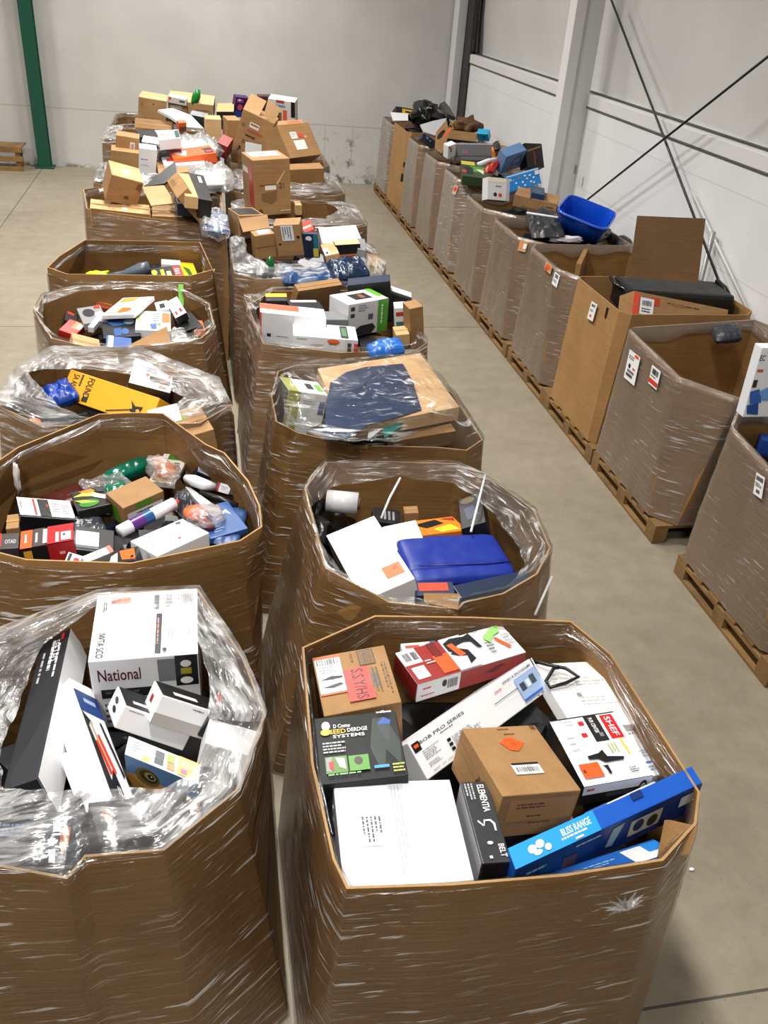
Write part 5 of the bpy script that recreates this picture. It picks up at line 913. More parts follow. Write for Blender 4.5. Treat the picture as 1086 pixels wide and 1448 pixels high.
# ================================================================== L7
goods('L7', 1.2, 'pale jumble of packs under the white film behind the kraft heap', pal=['#c8c8ca', '#101012', '#e0e0e2', '#8a3018', '#2a3a6c'])
bx('cardboard_box', 'upper kraft box with a white label at the left end behind the kraft heap', 'box', (164, 191), (197, 196), (163, 214), .3, KR, y=9.95, pr=[('r', 'T', .62, .3, .82, .95, '#e2e0da'), ('b', 'T', .66, .4, .78, .8, T)], tape='n')
bx('cardboard_box', 'lower kraft box standing below the labelled one behind the kraft heap', 'box', (157, 212), (197, 217), (156, 248), .3, KR, y=9.75, tape='n')
bx('white_box', 'white box with grey print standing behind the kraft heap', 'box', (197, 209), (222, 212), (196, 244), .25, '#e4e4e6', y=9.7, pr=[('l', 'T', .1, .42, .65, .5, 1, '#6a7a9a'), ('l', 'T', .1, .65, .6, .72, 2, GRY)])
bx('blower_pack', 'orange and black blister tool on the white film behind the kraft heap', 'box', (238, 213), (296, 205), (246, 224), .1, '#e45a1e', z=1.46, adj=.06, pr=[('p', 'T', [(.6, 0), (.7, .3), (.98, .3), (.96, .95), (.75, .9), (.78, .5)], '#14100e'), ('p', 'T', [(0, .4), (.4, .3), (.3, .9)], '#f2f0ee'), ('r', 'T', .8, .6, .94, .8, '#c8382c')])
bx('white_box', 'white sleeve with red print below the orange blister tool', 'box', (228, 222), (284, 219), (232, 234), .12, '#ececec', z=1.4, adj=.05, pr=[('r', 'T', .1, .25, .4, .6, '#d03a2c'), ('r', 'T', .9, .2, 1, .7, '#d03a2c')])
bx('cardboard_box', 'kraft box under the red-printed sleeve behind the kraft heap', 'box', (221, 229), (262, 226), (224, 246), .2, KR, z=1.36, adj=.04)
pillow('clear_bag', 'bundle of clear film with an orange fleck at the right behind the kraft heap', 'bag', (268, 228), (322, 226), (276, 248), .2, FILMW, z=1.42, wr=.05)
pillow('white_bundle', 'white rolled paper bundle over the right rim behind the kraft heap', 'bundle', (270, 242), (312, 240), (274, 254), .12, M('#e4e4e4', .5), z=1.36, wr=.04)
bx('navy_pack', 'dark blue pack left of the orange blister tool', 'box', (200, 200), (226, 204), (202, 210), .1, '#dcdce0', y=10.0, pr=[('p', 'T', [(.4, .1), (.8, .1), (.95, .7), (.5, .6)], '#26367c')])
# ================================================================== L8
goods('L8', 1.36, 'pale jumble of packs inside the looped white film', pal=['#c8c8ca', '#101012', '#e0e0e2', '#1c3a3a'])
bx('tool_case', 'black and white tool case inside the looped white film', 'case', (192, 184), (244, 183), (198, 194), .1, '#141416', z=1.56, adj=.06, pr=[('r', 'T', .5, .1, .95, .9, '#dcdce0'), ('r', 'T', .52, .3, .75, .6, '#c86a5a')])
bx('retail_box', 'white box with a teal end inside the looped white film', 'box', (222, 186), (252, 183), (224, 198), .1, '#d4d4d8', z=1.6, adj=.06, pr=[('r', 'T', .78, .1, .98, .95, '#0f4a48'), ('l', 'T', .1, .4, .5, .6, 1, '#c06050')])
bx('orange_pack', 'small orange pack with a dark window above the looped white film', 'box', (253, 174), (264, 173), (253, 187), .08, '#d8541e', y=10.9, pr=[('r', 'T', .1, .45, .9, .95, '#5a2a18')])
bx('cardboard_box', 'kraft box behind the looped film, left of the back cartons', 'box', (191, 166), (244, 172), (190, 180), .3, KR, y=11.2)
bx('cardboard_box', 'upright kraft box at the right edge of the looped film carton', 'box', (290, 168), (313, 169), (291, 205), .3, KL, y=10.95, tape='n')
pillow('film_loop', 'white looped roll of film lying over the second left carton from the back', 'film', (184, 190), (300, 186), (190, 206), .16, FILMW, z=1.5, wr=.06)
pillow('film_loop', 'broad band of white film drooping above the orange blister tool', 'film', (200, 198), (308, 192), (206, 212), .14, FILMW, z=1.46, wr=.05)
# ================================================================== L9
goods('L9', 1.36, 'dark jumble of packs under the kraft boxes before the back wall')
o = bx('cardboard_box', 'tall kraft box with a raised pale flap at the far left before the back wall', 'box', (196, 137), (236, 143), (195, 166), .4, KR, y=12.2, tape='n', pr=[('e', 'T', .12, .3, .08, .12, '#8a6438'), ('r', 'T', .5, .2, .56, .3, '#5a4020')])
plate('flap', '', '', [(201, 128, 12.45), (238, 135, 12.45), (236, 143, 12.2), (196, 137, 12.2)], .015, KL, y=12.2, parent=o)
bx('cardboard_box', 'row of shallow kraft trays on the furthest left carton', 'box', (237, 141), (302, 149), (238, 162), .35, KL, y=12.3, tape='n', pr=[('r', 'T', .05, .3, .3, .55, '#e8e2d8'), ('r', 'T', .42, .3, .44, .95, '#6b4a28'), ('r', 'T', .6, .4, .9, .46, '#9a7448'), ('r', 'T', .6, .65, .95, .7, '#9a7448')])
lump('green_tool', 'green tool handle sticking up before the back wall', 'tool', PY(277, 138, 12.3), (.05, .04, .1), M('#0f7a30', .3), rot=(0, .4, 0), wr=.25)
bx('orange_pack', 'orange-tipped white pack beside the green tool handle', 'box', (238, 136), (264, 141), (238, 145), .1, '#e0dcd8', y=12.25, pr=[('r', 'T', 0, 0, .15, .5, '#e0522c'), ('r', 'T', .6, .3, .9, .6, '#3a5a3a')])
plate('white_sheet', 'crumpled white sheet hanging over the furthest left carton', 'sheet', [(224, 152, 1.74), (244, 153, 1.72), (270, 165, 1.64), (288, 180, 1.56), (262, 178, 1.58), (240, 168, 1.63)], .03, M('#e2e2e2', .5))
bx('navy_pack', 'dark slate pack behind the crumpled white sheet', 'box', (268, 162), (292, 167), (270, 176), .1, '#39424c', y=11.95)
# ================================================================== C5
goods('C5', 1.0, 'dark jumble of packs round the upright kraft boxes', n=34)
bx('cardboard_box', 'upright kraft box with a white printed label near the navy crumpled bag', 'box', (386, 319), (423, 317), (394, 363), .16, KR, y=7.25, tape='n', pr=[('e', 'T', .88, .4, .06, .05, K), ('e', 'T', .15, .6, .05, .03, K)], stick=[('printed_label', [('r', 'T', .27, .02, .73, .5, '#e2e2e4'), ('v', 'T', .32, .06, .68, .46, 4, '#5a5a60')])])
bx('cardboard_box', 'small kraft box with a white top label left of the upright kraft box', 'box', (354, 327), (382, 323), (360, 334), .2, KR, z=1.3, adj=.05, tape='n', pr=[('r', 'T', .25, .05, .85, .8, '#ece8e4'), ('r', 'CD', .02, .48, .98, .51, '#7a5830')])
bx('cardboard_box', 'open kraft box with black trim at the back left of the upright kraft boxes', 'box', (322, 294), (357, 293), (338, 305), .2, KR, z=1.32, adj=.06, tape='n', pr=[('r', 'T', .04, .1, .92, .9, '#120e0a')])
plate('cardboard_flap', 'kraft flap with a black edge on the open box at the back left', 'flap', [(336, 306, 1.31), (378, 303, 1.32), (381, 322, 1.24), (344, 328, 1.22)], .01, KR)
bx('red_pack', 'red pack behind the upright kraft box with the printed label', 'box', (423, 316), (438, 310), (428, 330), .1, '#d0362c', z=1.22, adj=.06, pr=[('r', 'T', .1, .5, .9, .7, '#e8b0a8')])
bx('movie_box', 'navy and teal box right of the upright kraft box', 'box', (427, 330), (449, 331), (430, 364), .05, '#10223a', y=7.25, pr=[('r', 'T', .7, .02, .98, .6, '#0f6a7c'), ('r', 'T', .65, .6, .98, .95, '#c8b43a'), ('e', 'T', .4, .2, .2, .1, '#d8dce4'), ('p', 'T', [(.25, .25), (.5, .3), (.5, .8), (.3, .8)], '#0a1018')])
bx('white_box', 'broad white box at the back of the navy crumpled bag', 'box', (450, 322), (503, 318), (456, 344), .12, '#e6e6e8', z=1.2, adj=.06, pr=[('r', 'T', .5, .05, .8, .2, '#e4b0a8'), ('r', 'T', .05, .7, .35, .9, '#c4c4c8')])
bx('retail_box', 'tan-topped black box right of the broad white box', 'box', (471, 340), (506, 338), (474, 347), .1, '#101012', z=1.26, adj=.04, sides={'T': '#d8b88c'}, pr=[('r', 'T', .02, .02, .98, .98, '#d8b88c')])
bx('kraft_wedge', 'small kraft wedge box between the navy box and the tan-topped box', 'box', (453, 346), (472, 342), (460, 362), .06, KL, z=1.22, adj=.05, tape='n', pr=[('r', 'T', 0, .4, .4, 1, '#e0dcd8'), ('e', 'T', .2, .8, .1, .1, K)])
pillow('navy_bag', 'navy crumpled plastic bag at the front of the upright kraft boxes', 'bag', (456, 366), (508, 356), (470, 386), .14, M('#1a2a44', .25), z=1.2, wr=.05, fq=5)
pillow('navy_bag', 'long blue and white crumpled bag under film at the front of the upright kraft boxes', 'bag', (395, 374), (516, 376), (400, 392), .1, M('#27456e', .3), z=1.14, wr=.05, fq=5)
lump('green_bottle', 'green bottle behind the film, left of the long blue bag', 'bottle', P(382, 378, 1.14), (.035, .04, .09), M('#0f5a2c', .25), wr=.2)
bx('orange_pack', 'reddish brown pack below the tan-topped box', 'box', (476, 354), (504, 352), (480, 362), .06, '#8a4a2c', z=1.18, adj=.04, pr=[('e', 'T', .3, .4, .2, .3, '#c86a5a')])
bx('grey_box', 'grey box at the right end of the tan-topped box', 'box', (505, 336), (516, 338), (506, 352), .1, '#8a8a8e', z=1.24, adj=.05)
bx('cardboard_box', 'pale kraft box under film at the right rim of the navy bag carton', 'box', (510, 356), (538, 362), (512, 372), .12, KL, z=1.12, adj=.04)
# ================================================================== C6 - C9
goods('C6', .8, 'dark jumble low in the half-empty carton', n=14)
bx('cardboard_box', 'square kraft box with a red stripe on its left face, standing on the middle row', 'box', (341, 215), (392, 212), (357, 227), .5, KR, z=1.68, adj=.06, tape='n',
   pr=[('r', 'T', .1, .1, .9, .6, '#e4dccf'), ('l', 'T', .2, .3, .7, .5, 1, '#b87a4a'), ('r', 'AC', .6, .1, .98, 1, '#b03020'), ('r', 'AC', .1, .2, .55, .3, '#d8d0c4'), ('r', 'CD', .15, .44, .62, .47, '#6b4a28'), ('r', 'CD', .3, .46, .6, .54, '#e4ded4'), ('p', 'CD', [(.2, .6), (.62, .55), (.62, .72), (.45, .8), (.2, .72)], '#7a5a30'), ('p', 'CD', [(.62, .42), (.85, .2), (.86, .22), (.64, .46)], '#d4ab72'), ('t', 'CD', .68, .42, .82, .52, '21', '#4a3018'), ('e', 'CD', .15, .94, .06, .06, '#4a3018'), ('r', 'CD', .7, .92, .98, .94, '#d8c09c')])
bx('cardboard_box', 'pale kraft tray inside the half-empty carton', 'box', (415, 284), (424, 284), (418, 290), .1, KL, z=1.15, adj=.03)
goods('C7', 1.1, 'dark jumble of packs under the square kraft box with the red stripe')
goods('C8', 1.2, 'dark jumble of packs under the tilted open kraft box')
o = bx('cardboard_box', 'tilted open kraft box with black print on top of the middle row', 'box', (344, 154), (388, 175), (330, 206), .36, KR, y=10.5, tape='n', pr=[('r', 'T', .3, .22, .6, .36, '#e0d4c0'), ('l', 'T', .33, .25, .58, .34, 1, '#3a2a18'), ('l', 'T', .28, .42, .8, .52, 1, '#b03a24'), ('l', 'T', .25, .56, .7, .66, 1, '#2a1c10'), ('l', 'T', .2, .72, .75, .84, 2, '#4a3420'), ('e', 'T', .12, .36, .05, .04, '#7a5830'), ('r', 'T', .15, .92, .22, .98, '#2a1c10')])
for q in ([(344, 154, 10.5), (355, 132, 10.62), (377, 143, 10.62), (366, 164, 10.5)], [(373, 163, 10.45), (379, 141, 10.5), (397, 153, 10.5), (388, 176, 10.45)]):
    m = MB(); w = [PY(*p) for p in q]; m.hexa(w, [p+V((0, .008, 0)) for p in w], KL, .001); m.build('flap', o)
bx('cardboard_box', 'big kraft box with two white labels leaning at the right of the tilted open box', 'box', (391, 177, 1.74), (436, 173, 1.74), (411, 224, 1.43), .35, KR, z=1.68, adj=.02, tape='n', stick=[('white_label', [('r', 'T', .28, .24, .48, .44, '#ebe7e0'), ('l', 'T', .3, .27, .46, .4, 3, GRY), ('r', 'T', .3, .5, .64, .78, '#efeae2')]), ('red_print', [('e', 'T', .58, .36, .08, .07, '#d84a38'), ('e', 'T', .72, .42, .05, .05, '#d88a70')])])
bx('cardboard_box', 'plain kraft box carrying the leaning box with two white labels', 'box', (405, 232), (452, 230), (410, 240), .35, KB, z=1.4, adj=.05, tape='n')
plate('paper_sheet', 'white paper sheet standing behind the square kraft box with the red stripe', 'paper', [(347, 200, 9.9), (370, 205, 9.9), (370, 248, 9.9), (345, 248, 9.9)], .004, '#e6e6e8', y=9.9)
bx('black_pack', 'black pack wedged between the tilted open box and the leaning labelled box', 'box', (382, 188), (396, 190), (376, 212), .2, '#0e0d0d', y=10.4)
bx('cardboard_box', 'kraft box behind the tilted open box, left side', 'box', (322, 170), (340, 170), (322, 212), .25, KR, y=10.75, tape='n')
bx('red_pack', 'dark red pack between the left row and the tilted open box', 'box', (322, 208), (330, 196), (320, 226), .12, '#8a1f18', y=10.3)
goods('C9', 1.3, 'dark jumble of packs on the furthest carton of the middle row')
bx('game_box', 'purple and blue printed box behind the tilted open box', 'box', (334, 137), (352, 139), (330, 165), .12, '#30124a', y=12.2, pr=[('r', 'T', .1, .1, .6, .25, '#a83a8a'), ('e', 'T', .4, .5, .2, .15, '#c04a6a'), ('r', 'T', 0, .7, .9, 1, '#24408c'), ('e', 'T', .3, .14, .12, .05, '#e8d8ec')])
bx('cardboard_box', 'tan-topped black box left of the purple printed box', 'box', (308, 146), (331, 146), (306, 158), .2, '#0e0e10', z=1.66, adj=.06, pr=[('r', 'T', 0, 0, 1, 1, '#c89a64')])
bx('print_box', 'white and orange printed box behind the leaning labelled box', 'box', (379, 139), (417, 145), (380, 182), .2, '#d8d4cf', y=12.1, pr=[('r', 'T', .05, .4, .5, .98, '#8a5a34'), ('r', 'T', .2, .45, .4, .8, '#2a2420'), ('r', 'T', .55, .3, .7, .98, '#e0602c'), ('r', 'T', .85, 0, 1, .5, '#1a1416'), ('l', 'T', .2, .15, .7, .28, 1, '#5a78b0'), ('r', 'T', .75, .75, 1, 1, '#b08858'), ('r', 'T', .3, -.0, .6, .08, '#b83a2c')])
bx('dark_box', 'dark red and black box top behind the tilted open box', 'box', (366, 136), (396, 137), (366, 190), .2, '#3a1416', y=12.4)
bx('orange_lid_box', 'kraft box with an orange band behind the leaning labelled box', 'box', (390, 171), (427, 169), (392, 177), .4, KR, z=1.6, adj=.04, tape='n', pr=[('r', 'T', .4, .2, .9, .8, '#e0602c')])
# ================================================================== right row
def xbox(*a, **k): return bx(*a, **k)
goods('R1', .95, 'dark jumble of packs in the carton cut off by the right edge')
bx('iron_box', 'white box with blue pictured irons poking out at the right edge', 'box', (1078, 492), (1120, 492), (1050, 590), .08, '#e4e6ea', y=4.06, pr=[('t', 'T', .02, .1, .2, .18, 'EC', K), ('r', 'T', .05, .3, .25, .34, '#d04a3a'), ('r', 'T', .02, .45, .16, .56, '#2a2a2e'), ('p', 'T', [(.0, .62), (.3, .58), (.5, .78), (.1, .8)], '#2c62b4'), ('p', 'T', [(.02, .82), (.4, .78), (.5, .96), (.1, .95)], '#1c4a94'), ('p', 'T', [(.3, .62), (.6, .55), (.8, .75), (.5, .75)], '#6a9ad8')])
bx('grey_box', 'light grey box below the iron box at the right edge', 'box', (1062, 562), (1110, 578), (1056, 590), .1, '#c4c6ca', z=1.06, adj=.06, pr=[('l', 'T', .2, .4, .7, .7, 2, '#55555a')])
bx('cardboard_box', 'kraft box end inside the carton cut off by the right edge', 'box', (1068, 596), (1120, 596), (1072, 606), .1, KR, z=1.06, adj=.03)
bx('blue_pack', 'blue pack inside the carton cut off by the right edge', 'box', (1074, 612), (1120, 620), (1078, 622), .1, '#1a3f8c', z=1.02, adj=.03)
sticker('R1', 'shipping_label', [(1074, 668), (1086, 676), (1081, 706), (1066, 696)], [('b', 'T', .1, .1, .9, .3, K), ('l', 'T', .1, .4, .9, .6, 3, K), ('r', 'T', .3, .7, .7, .85, '#55555a')])
sticker('R2', 'shipping_label', [(894, 494), (909, 506), (900, 546), (883, 532)], [('r', 'T', .55, .02, .9, .12, '#e0502c'), ('l', 'T', .1, .15, .8, .3, 2, T), ('e', 'T', .3, .5, .1, .08, K), ('r', 'T', .6, .48, .8, .54, '#d84030'), ('r', 'T', .15, .75, .7, .85, '#4a4a4e'), ('b', 'T', .2, .62, .8, .7, K)])
sticker('R2', 'red_label', [(926, 516), (938, 526), (932, 552), (919, 544)], [('b', 'T', .15, .1, .85, .4, K), ('l', 'T', .1, .48, .8, .58, 1, K), ('r', 'T', 0, .66, 1, .9, '#c83420')])
sticker('R3', 'shipping_label', [(840, 426), (848, 431), (841, 455), (832, 450)], [('b', 'T', .2, .1, .8, .25, K), ('l', 'T', .15, .4, .8, .55, 2, T), ('r', 'T', .3, .7, .6, .82, '#c84a3a')])
sticker('R4', 'round_sticker', [(775, 370), (784, 377), (781, 388), (772, 385)], [('e', 'T', .5, .4, .4, .3, '#e0602c'), ('r', 'T', .1, .6, .5, .9, '#c83420')], base='#c9a072')
sticker('R4', 'shipping_label', [(787, 384), (794, 390), (789, 407), (782, 402)], [('b', 'T', .2, .1, .8, .4, T), ('l', 'T', .1, .55, .8, .8, 2, T)])
sticker('R5', 'shipping_label', [(737, 340), (748, 343), (744, 357), (733, 354)], [('r', 'T', .05, .1, .5, .8, '#e08a50'), ('r', 'T', .55, .2, .95, .7, '#f0f0f0')], base='#c9a072')
sticker('R7', 'round_sticker', [(645, 262), (650, 264), (646, 276), (641, 273)], [('e', 'T', .5, .4, .4, .3, '#d8382c')], base='#c9a888')
m = MB(); a, b, c, d = [hit('R3', *p) for p in ((858, 434), (861, 436), (857, 450), (855, 449))]
if a and b and c and d: m.hexa([p+V((-.004, -.004, 0)) for p in (a, b, c, d)], [a, b, c, d], M('#0a0806'), 0); m.build('slit', BINS['R3']['o'])
# R3
goods('R3', .8, 'dark jumble low in the unwrapped carton', n=10, pal=['#0c0c0e', '#151515'])
# black tote lying in R3
def tote(name, label, A, B, C, h, col, z=None, taper=.85, up=None, adj=.1, y=None, th=.006):
    a, b, c, n, ang = frame(A, B, C, z, y, adj); d = b+c-a; ctr = (a+d)/2
    if up is not None: n = V(up).normalized()
    rim = [a, b, d, c]; mt = M(col, .25); e = empty(name, ctr-n*h, label, 'tote')
    def rr(k, off): return [ctr + (p-ctr)*k + n*off for p in rim]
    def round_(q):
        out = []
        for i in range(4):
            p, x, w = q[i], q[i-1], q[(i+1) % 4]; r = .22
            for t in (0, .25, .5, .75, 1):
                out.append((p.lerp(x, r)*(1-t)**2 + p*2*t*(1-t) + p.lerp(w, r)*t**2))
        return out
    m = MB(); rings = [round_(q) for q in (rr(1, 0), rr(taper, -h), rr(taper*.97, -h+th), rr(.97, 0))]
    k = len(rings[0]); vs = [v for r in rings for v in r]; fs = []
    for i in range(3):
        for j in range(k): fs.append((i*k+j, i*k+(j+1) % k, (i+1)*k+(j+1) % k, (i+1)*k+j))
    fs.append(tuple(range(k, 2*k))); 
    m.mesh(vs, fs, mt, True); m.build('shell', e)
    m = MB(); q = [round_(x) for x in (rr(1.0, .0), rr(1.06, .0), rr(1.06, -.03), rr(1.0, -.012))]
    vs = [v for r in q for v in r]; fs = []
    for i in range(4):
        for j in range(k): fs.append((i*k+j, i*k+(j+1) % k, ((i+1) % 4)*k+(j+1) % k, ((i+1) % 4)*k+j))
    m.mesh(vs, fs, mt, True); m.build('rim', e); return e
o = bx('black_tote', 'long black plastic tote lying upside down in the unwrapped carton', 'tote', (868, 389), (1012, 397), (890, 411), .2, M('#050506', .45), z=1.27, adj=.1, bev=.03, tape='n')
m = MB(); a, b, c, d = [V(v) for v in [o.matrix_world @ V((0, 0, 0))]*4] if False else [P(858, 404, 1.3), P(1030, 414, 1.3), P(1032, 430, 1.25), P(862, 420, 1.24)]
m.tube([P(864, 392, 1.26), P(870, 402, 1.24), P(890, 413, 1.24)], .018, M('#0a0a0b', .22)); m.build('rim', o); m = MB(); m.tube([P(1014, 397, 1.28), P(1026, 408, 1.26), P(1031, 420, 1.24)], .02, M('#0a0a0b', .22)); m.build('rim', o)
bx('cardboard_box', 'kraft box with a white label and red print below the black tote', 'box', (897, 411), (1030, 438), (893, 447), .2, KR, y=5.88, adj=.05, tape='n', pr=[('l', 'T', .35, .2, .75, .3, 1, '#4a3018'), ('r', 'T', .4, .22, .55, .3, '#8a6438'), ('p', 'T', [(.6, .8), (.95, .7), (.95, .85), (.7, .92)], '#5a3c1c'), ('r', 'T', 0, .05, .06, .9, '#d84a2c'), ('r', 'T', .18, .12, .27, .42, '#b83a24')], stick=[('white_label', [('r', 'T', .07, .2, .21, .85, '#e4e4e4'), ('b', 'T', .09, .3, .19, .5, K), ('l', 'T', .09, .6, .19, .8, 2, K)])])
plate('cardboard_sheet', 'tall shade-darkened kraft sheet standing upright behind the black tote', 'cardboard sheet', [(901, 305, 6.35), (998, 309, 6.15), (987, 400, 6.05), (889, 392, 6.25)], .012, KD, y=6.2)
pillow('grey_bag', 'dark grey cap-like bag behind the kraft box with red print', 'bag', (1004, 458), (1042, 452), (1012, 474), .1, M('#2c3038', .4), z=1.2, wr=.02)
# R4 divider
m = MB(); q = [P(815, 372, 1.12), P(829, 345, 1.13), P(835, 345, 1.13), P(822, 374, 1.12)]; m.hexa(q, [p-V((0, 0, .25)) for p in q], KB, .002); m.build('divider', BINS['R4']['o'])
goods('R4', .7, 'dark jumble low in the carton behind the unwrapped one', n=8, pal=['#0c0c0e'])
# R5
goods('R5', 1.0, 'dark jumble of packs under the blue tote', n=20)
tote('blue_tote', 'bright blue plastic tote tipped open on the right row', (807, 274, 1.42), (872, 300, 1.42), (788, 297, 1.38), .26, '#1250c8', z=1.4, taper=.82, adj=.12)
pillow('grey_bag', 'dark grey crumpled bag behind the blue tote', 'bag', (742, 294), (786, 291), (752, 328), .12, M('#2e2e30', .35), z=1.2, wr=.05)
pillow('grey_bag', 'mid grey bag under the right side of the blue tote', 'bag', (838, 332), (868, 320), (842, 346), .12, M('#55575a', .4), z=1.16, wr=.03)
tubes('white_pole', 'thin white pole slanting in front of the blue tote', 'pole', [P(745, 301, 1.25), P(816, 312, 1.25)], .012, '#d4d4d6')
lump('white_paper', 'crumpled printed white paper below the blue tote', 'paper', P(800, 338, 1.14), (.16, .05, .03), M('#d8d8dc'), wr=.6)
lump('dark_lump', 'round dark lump against the white wall right of the blue tote', 'lid', P(880, 345, 1.05), (.1, .12, .08), M('#2a2a2a', .5), wr=.1)  # rounded near-black lump close to the wall
# R6
goods('R6', 1.0, 'dark jumble of packs under the pale blue icon box', n=20)
bx('toy_box', 'sky blue box covered in small white icons on the right row', 'box', (716, 250), (761, 237), (721, 272), .12, '#1f86d6', y=9.95, pr=[('r', 'T', 0, 0, 1, .08, '#bcd8ee')]+[('e', 'T', x, t, .035, .055, c) for x, t, c in ((.25, .55, W), (.45, .6, W), (.6, .45, '#e8d8a0'), (.7, .7, W), (.5, .82, '#f0e0b0'), (.3, .85, W), (.8, .5, W), (.35, .3, '#e84030'), (.55, .25, W), (.7, .3, W), (.78, .8, '#f0e0b0'))]+[('r', 'T', .86, .12, .98, .38, W), ('t', 'T', .08, .2, .22, .34, 'L', '#cfe6f8')])
bx('retail_box', 'white and grey retail box with black and red dots on the right row', 'box', (690, 250), (721, 253), (689, 282), .15, '#d4d4d6', y=9.6, pr=[('r', 'T', 0, 0, 1, .2, '#e6dcc6'), ('r', 'T', .85, 0, 1, 1, '#b4b4b8'), ('e', 'T', .35, .75, .08, .09, '#1a1a1c'), ('e', 'T', .58, .76, .08, .09, '#d83a30'), ('l', 'T', .35, .35, .8, .45, 1, T)])
bx('cardboard_box', 'long kraft box lying in front of the sky blue icon box', 'box', (734, 264), (792, 277), (728, 275), .12, KR, z=1.28, adj=.06, tape='n', pr=[('l', 'CD', .76, .4, .95, .6, 1, '#4a3018'), ('p', 'CD', [(.2, .8), (.98, .9), (.98, 1), (.2, 1)], '#7a5830')])
bx('navy_pack', 'navy printed pack end behind the long kraft box on the right row', 'box', (752, 262), (770, 266), (752, 272), .08, '#1a3a5a', z=1.32, adj=.04)
# R7
goods('R7', 1.16, 'dark jumble of packs under the garden toy pack', n=20)
bx('game_case', 'slate blue printed case standing on the right row', 'case', (716, 222), (745, 212), (707, 246), .14, '#5f7ea8', y=10.5, pr=[('p', 'T', [(.45, .3), (.85, .15), (.9, .6), (.4, .75)], '#3a5478'), ('p', 'T', [(.5, .4), (.8, .3), (.82, .55), (.5, .65)], '#6a86b4'), ('e', 'T', .42, .85, .08, .1, '#d03028')])
bx('black_box', 'black box with a red spine at the top right of the right row', 'box', (742, 202), (766, 203), (746, 236), .16, '#120e0e', y=10.7, pr=[('r', 'T', .45, .35, .52, .9, '#8a1820'), ('p', 'T', [(.1, .3), (.9, .1), (.9, .16), (.1, .36)], '#8a6a3a')])
bx('garden_toy_pack', 'green and yellow printed pack on the shiny wrapped carton', 'box', (652, 227), (690, 232), (654, 248), .1, '#2a3a1c', z=1.3, adj=.12, pr=[('r', 'T', 0, 0, .5, .25, '#c8b83a'), ('p', 'T', [(.3, .3), (.9, .3), (.95, .6), (.4, .7)], '#4f8a34'), ('p', 'T', [(.1, .4), (.4, .4), (.4, .9), (.15, .8)], '#12160e'), ('r', 'T', 0, .6, .15, .8, '#a83024'), ('p', 'T', [(.5, .5), (.8, .45), (.75, .8)], '#c8d8b0')])
lump('red_toy', 'red and orange dinosaur-like plastic toy on the right row', 'toy', P(695, 238, 1.32), (.05, .14, .05), M('#b02c1c', .35), rot=(.5, 0, -.9), wr=.7)
lump('orange_toy', 'orange plastic toy piece above the red toy on the right row', 'toy', P(702, 216, 1.4), (.05, .08, .1), M('#d8802c', .35), rot=(.3, 0, 0), wr=.8)
tubes('white_toy_sword', 'white curved plastic rod beside the red toy', 'plastic rod', [P(676, 232, 1.36), P(690, 228, 1.38), P(708, 224, 1.38)], [.02, .03, .02], '#e4e4e4')
# R8
goods('R8', 1.14, 'dark jumble of packs round the long grey box', n=16)
bx('soundbar_box', 'long grey box with pink lettering on the right row', 'box', (640, 203), (701, 204), (639, 226), .3, '#7c7a7e', y=11.5, pr=[('r', 'T', 0, 0, .06, 1, '#e4e4e4'), ('r', 'T', .06, .73, 1, .77, '#4a484c'), ('t', 'T', .25, .42, .37, .58, 'kZs', '#e890b8'), ('r', 'T', 0, 0, 1, .05, '#c8c8ca')])
bx('white_box', 'white box end left of the long grey box', 'box', (634, 207), (645, 203), (633, 225), .1, '#e2e2e2', y=11.35, pr=[('v', 'T', .3, .2, .6, .7, 1, K), ('r', 'T', .05, .05, .3, .2, '#d8502c')])
plate('cardboard_flap', 'kraft flap rising behind the long grey box', 'flap', [(700, 204, 11.6), (712, 206, 11.6), (738, 213, 11.5), (718, 222, 11.4), (700, 222, 11.4)], .01, KR, y=11.5)
pillow('dark_bag', 'dark bag handle behind the kraft flap on the right row', 'bag', (696, 200), (706, 198), (698, 208), .06, M('#2a2520', .4), z=1.5, wr=.03)
# R9
goods('R9', 1.2, 'dark jumble of packs under the papers on the right row', n=14)
bx('cardboard_box', 'long kraft box lying behind the papers on the right row', 'box', (633, 183), (674, 188), (633, 196), .3, KR, y=12.9, tape='n')
bx('blue_pack', 'cyan blue pack at the end of the long kraft box', 'box', (674, 189), (690, 190), (676, 199), .1, '#2a9cc8', y=12.6, pr=[('p', 'T', [(.3, .2), (.8, .3), (.7, .7)], '#176a94')])
bx('navy_box', 'small navy box with a blue disc on the corner of the carton with papers', 'box', (599, 188), (617, 200), (596, 196), .1, '#10182c', y=12.5, pr=[('e', 'T', .35, .35, .1, .2, '#2a86d8'), ('e', 'T', .6, .5, .05, .1, '#d8a878')])
plate('printed_paper', 'crumpled grey printed papers on the corner of the right row', 'paper', [(594, 177, 12.7), (612, 171, 12.8), (632, 166, 12.9), (628, 176, 12.8), (615, 192, 12.6), (600, 186, 12.6)], .02, '#b8b8bc', y=12.7)
plate('printed_flap', 'kraft flap with black and orange print beside the papers', 'flap', [(617, 186, 12.4), (631, 170, 12.5), (635, 186, 12.4), (632, 200, 12.3), (624, 219, 12.3), (615, 210, 12.3)], .015, KR, y=12.4, pr=[('e', 'T', .5, .3, .2, .12, K), ('r', 'T', .5, .4, .9, .55, '#d86a3a')])
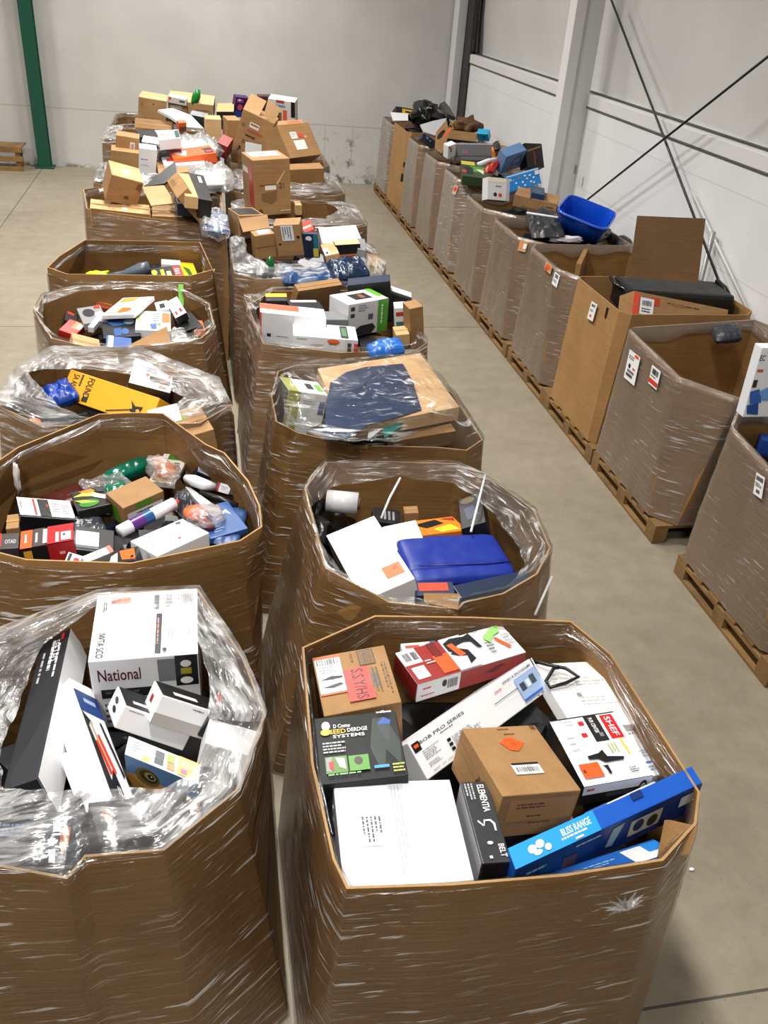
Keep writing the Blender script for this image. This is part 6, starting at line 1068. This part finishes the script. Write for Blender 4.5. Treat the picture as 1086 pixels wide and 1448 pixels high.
# R10
goods('R10', 1.3, 'dark jumble of packs on the ochre carton', n=14)
lump('bin_bag', 'black plastic bag on the ochre carton in the far corner', 'bag', PY(601, 161, 13.9), (.2, .25, .17), M('#0c0c0e', .25), wr=.5)
bx('black_box', 'black box with a grey label tipped on the ochre carton', 'box', (607, 147), (632, 156), (612, 165), .3, '#141210', y=13.8, pr=[('r', 'T', .4, .15, .7, .45, '#6a6a6c'), ('r', 'T', .02, .05, .98, .12, '#3a2c20')])
plate('clear_wrap', 'grey crumpled wrap sticking up in the far corner', 'wrap', [(622, 147, 13.9), (629, 143, 14), (636, 150, 13.9), (644, 168, 13.7), (634, 160, 13.7)], .06, M('#4a4640', .3), y=13.9)
bx('yellow_pack', 'yellow triangular pack beside the black box in the far corner', 'box', (640, 170), (655, 170), (642, 182), .06, '#a89a3a', y=13.3)
lump('brown_bag', 'brown and orange bag by the wall on the ochre carton', 'bag', PY(662, 178, 13.2), (.18, .15, .12), M('#5a3a1c', .5), wr=.6)
sticker('R10', 'hand_hole', [(571, 229), (575, 230), (574, 237), (570, 237)], [], base='#2a1c0c', lift=.004)
sticker('R10', 'hand_hole', [(568, 245), (572, 246), (570, 257), (566, 256)], [], base='#1c1208', lift=.004)
# R11
goods('R11', 1.22, 'dark jumble of packs on the last carton in the corner', n=12)
bx('tool_box', 'yellow and black box on the last carton in the far corner', 'box', (560, 150), (589, 155), (560, 160), .2, '#141412', y=15.1, pr=[('r', 'T', .3, .2, .98, .85, '#d8b020'), ('r', 'T', .45, .45, .7, .7, '#141412')])
plate('printed_paper', 'white printed sheet over the rim of the last carton in the corner', 'paper', [(552, 159, 14.75), (577, 160, 14.7), (577, 171, 14.6), (556, 170, 14.6)], .02, '#dcdce0', y=14.7)
lump('film_knot', '', '', hit('R11', 560, 232) or V((3.1, 14.6, .5)), (.07, .05, .03), FILMW, wr=.6, parent=BINS['R11']['o'])
# ================================================================== LIGHT: high-bay fittings under the roof, one added fill lamp, white walls throwing some back
def bay_or_fill(x, y, z, w, sx=.5, sy=1.3, col=(1, .97, .92), sp=150):
    l = bpy.data.lights.new('high_bay_or_fill', 'AREA'); l.shape = 'RECTANGLE'; l.size = sx; l.size_y = sy; l.energy = w; l.color = col; l.spread = math.radians(sp)
    o = bpy.data.objects.new('high_bay_or_fill', l); COL.objects.link(o); o.location = (x, y, z); return o
for y, w in ((1.9, 140), (5.9, 190), (9.9, 200), (13.9, 200)): bay_or_fill(-.1, y, 6.6, w, sp=138)
bay_or_fill(-.6, -2.6, 6.4, 165, sp=150)  # added fill lamp behind the camera, brightens the near carton fronts
for y, w in ((2.5, 185), (8.5, 190), (14.0, 150)): bay_or_fill(-5.6, y, 6.6, w, sp=140)
w = bpy.data.worlds.new('hall_air'); SC.world = w; w.use_nodes = True
w.node_tree.nodes['Background'].inputs[0].default_value = (1, .98, .95, 1); w.node_tree.nodes['Background'].inputs[1].default_value = .05
SC.view_settings.view_transform = 'Standard'; SC.view_settings.look = 'None'; SC.view_settings.gamma = 1.0; SC.view_settings.exposure = 0.32; SC.view_settings.use_curve_mapping = False
SC.cycles.transparent_max_bounces = 16; SC.cycles.max_bounces = 7; SC.cycles.diffuse_bounces = 3; SC.cycles.caustics_reflective = False; SC.cycles.caustics_refractive = False
for o in bpy.data.objects:
    for k in ('wo', 'wn'):
        if k in o: del o[k]
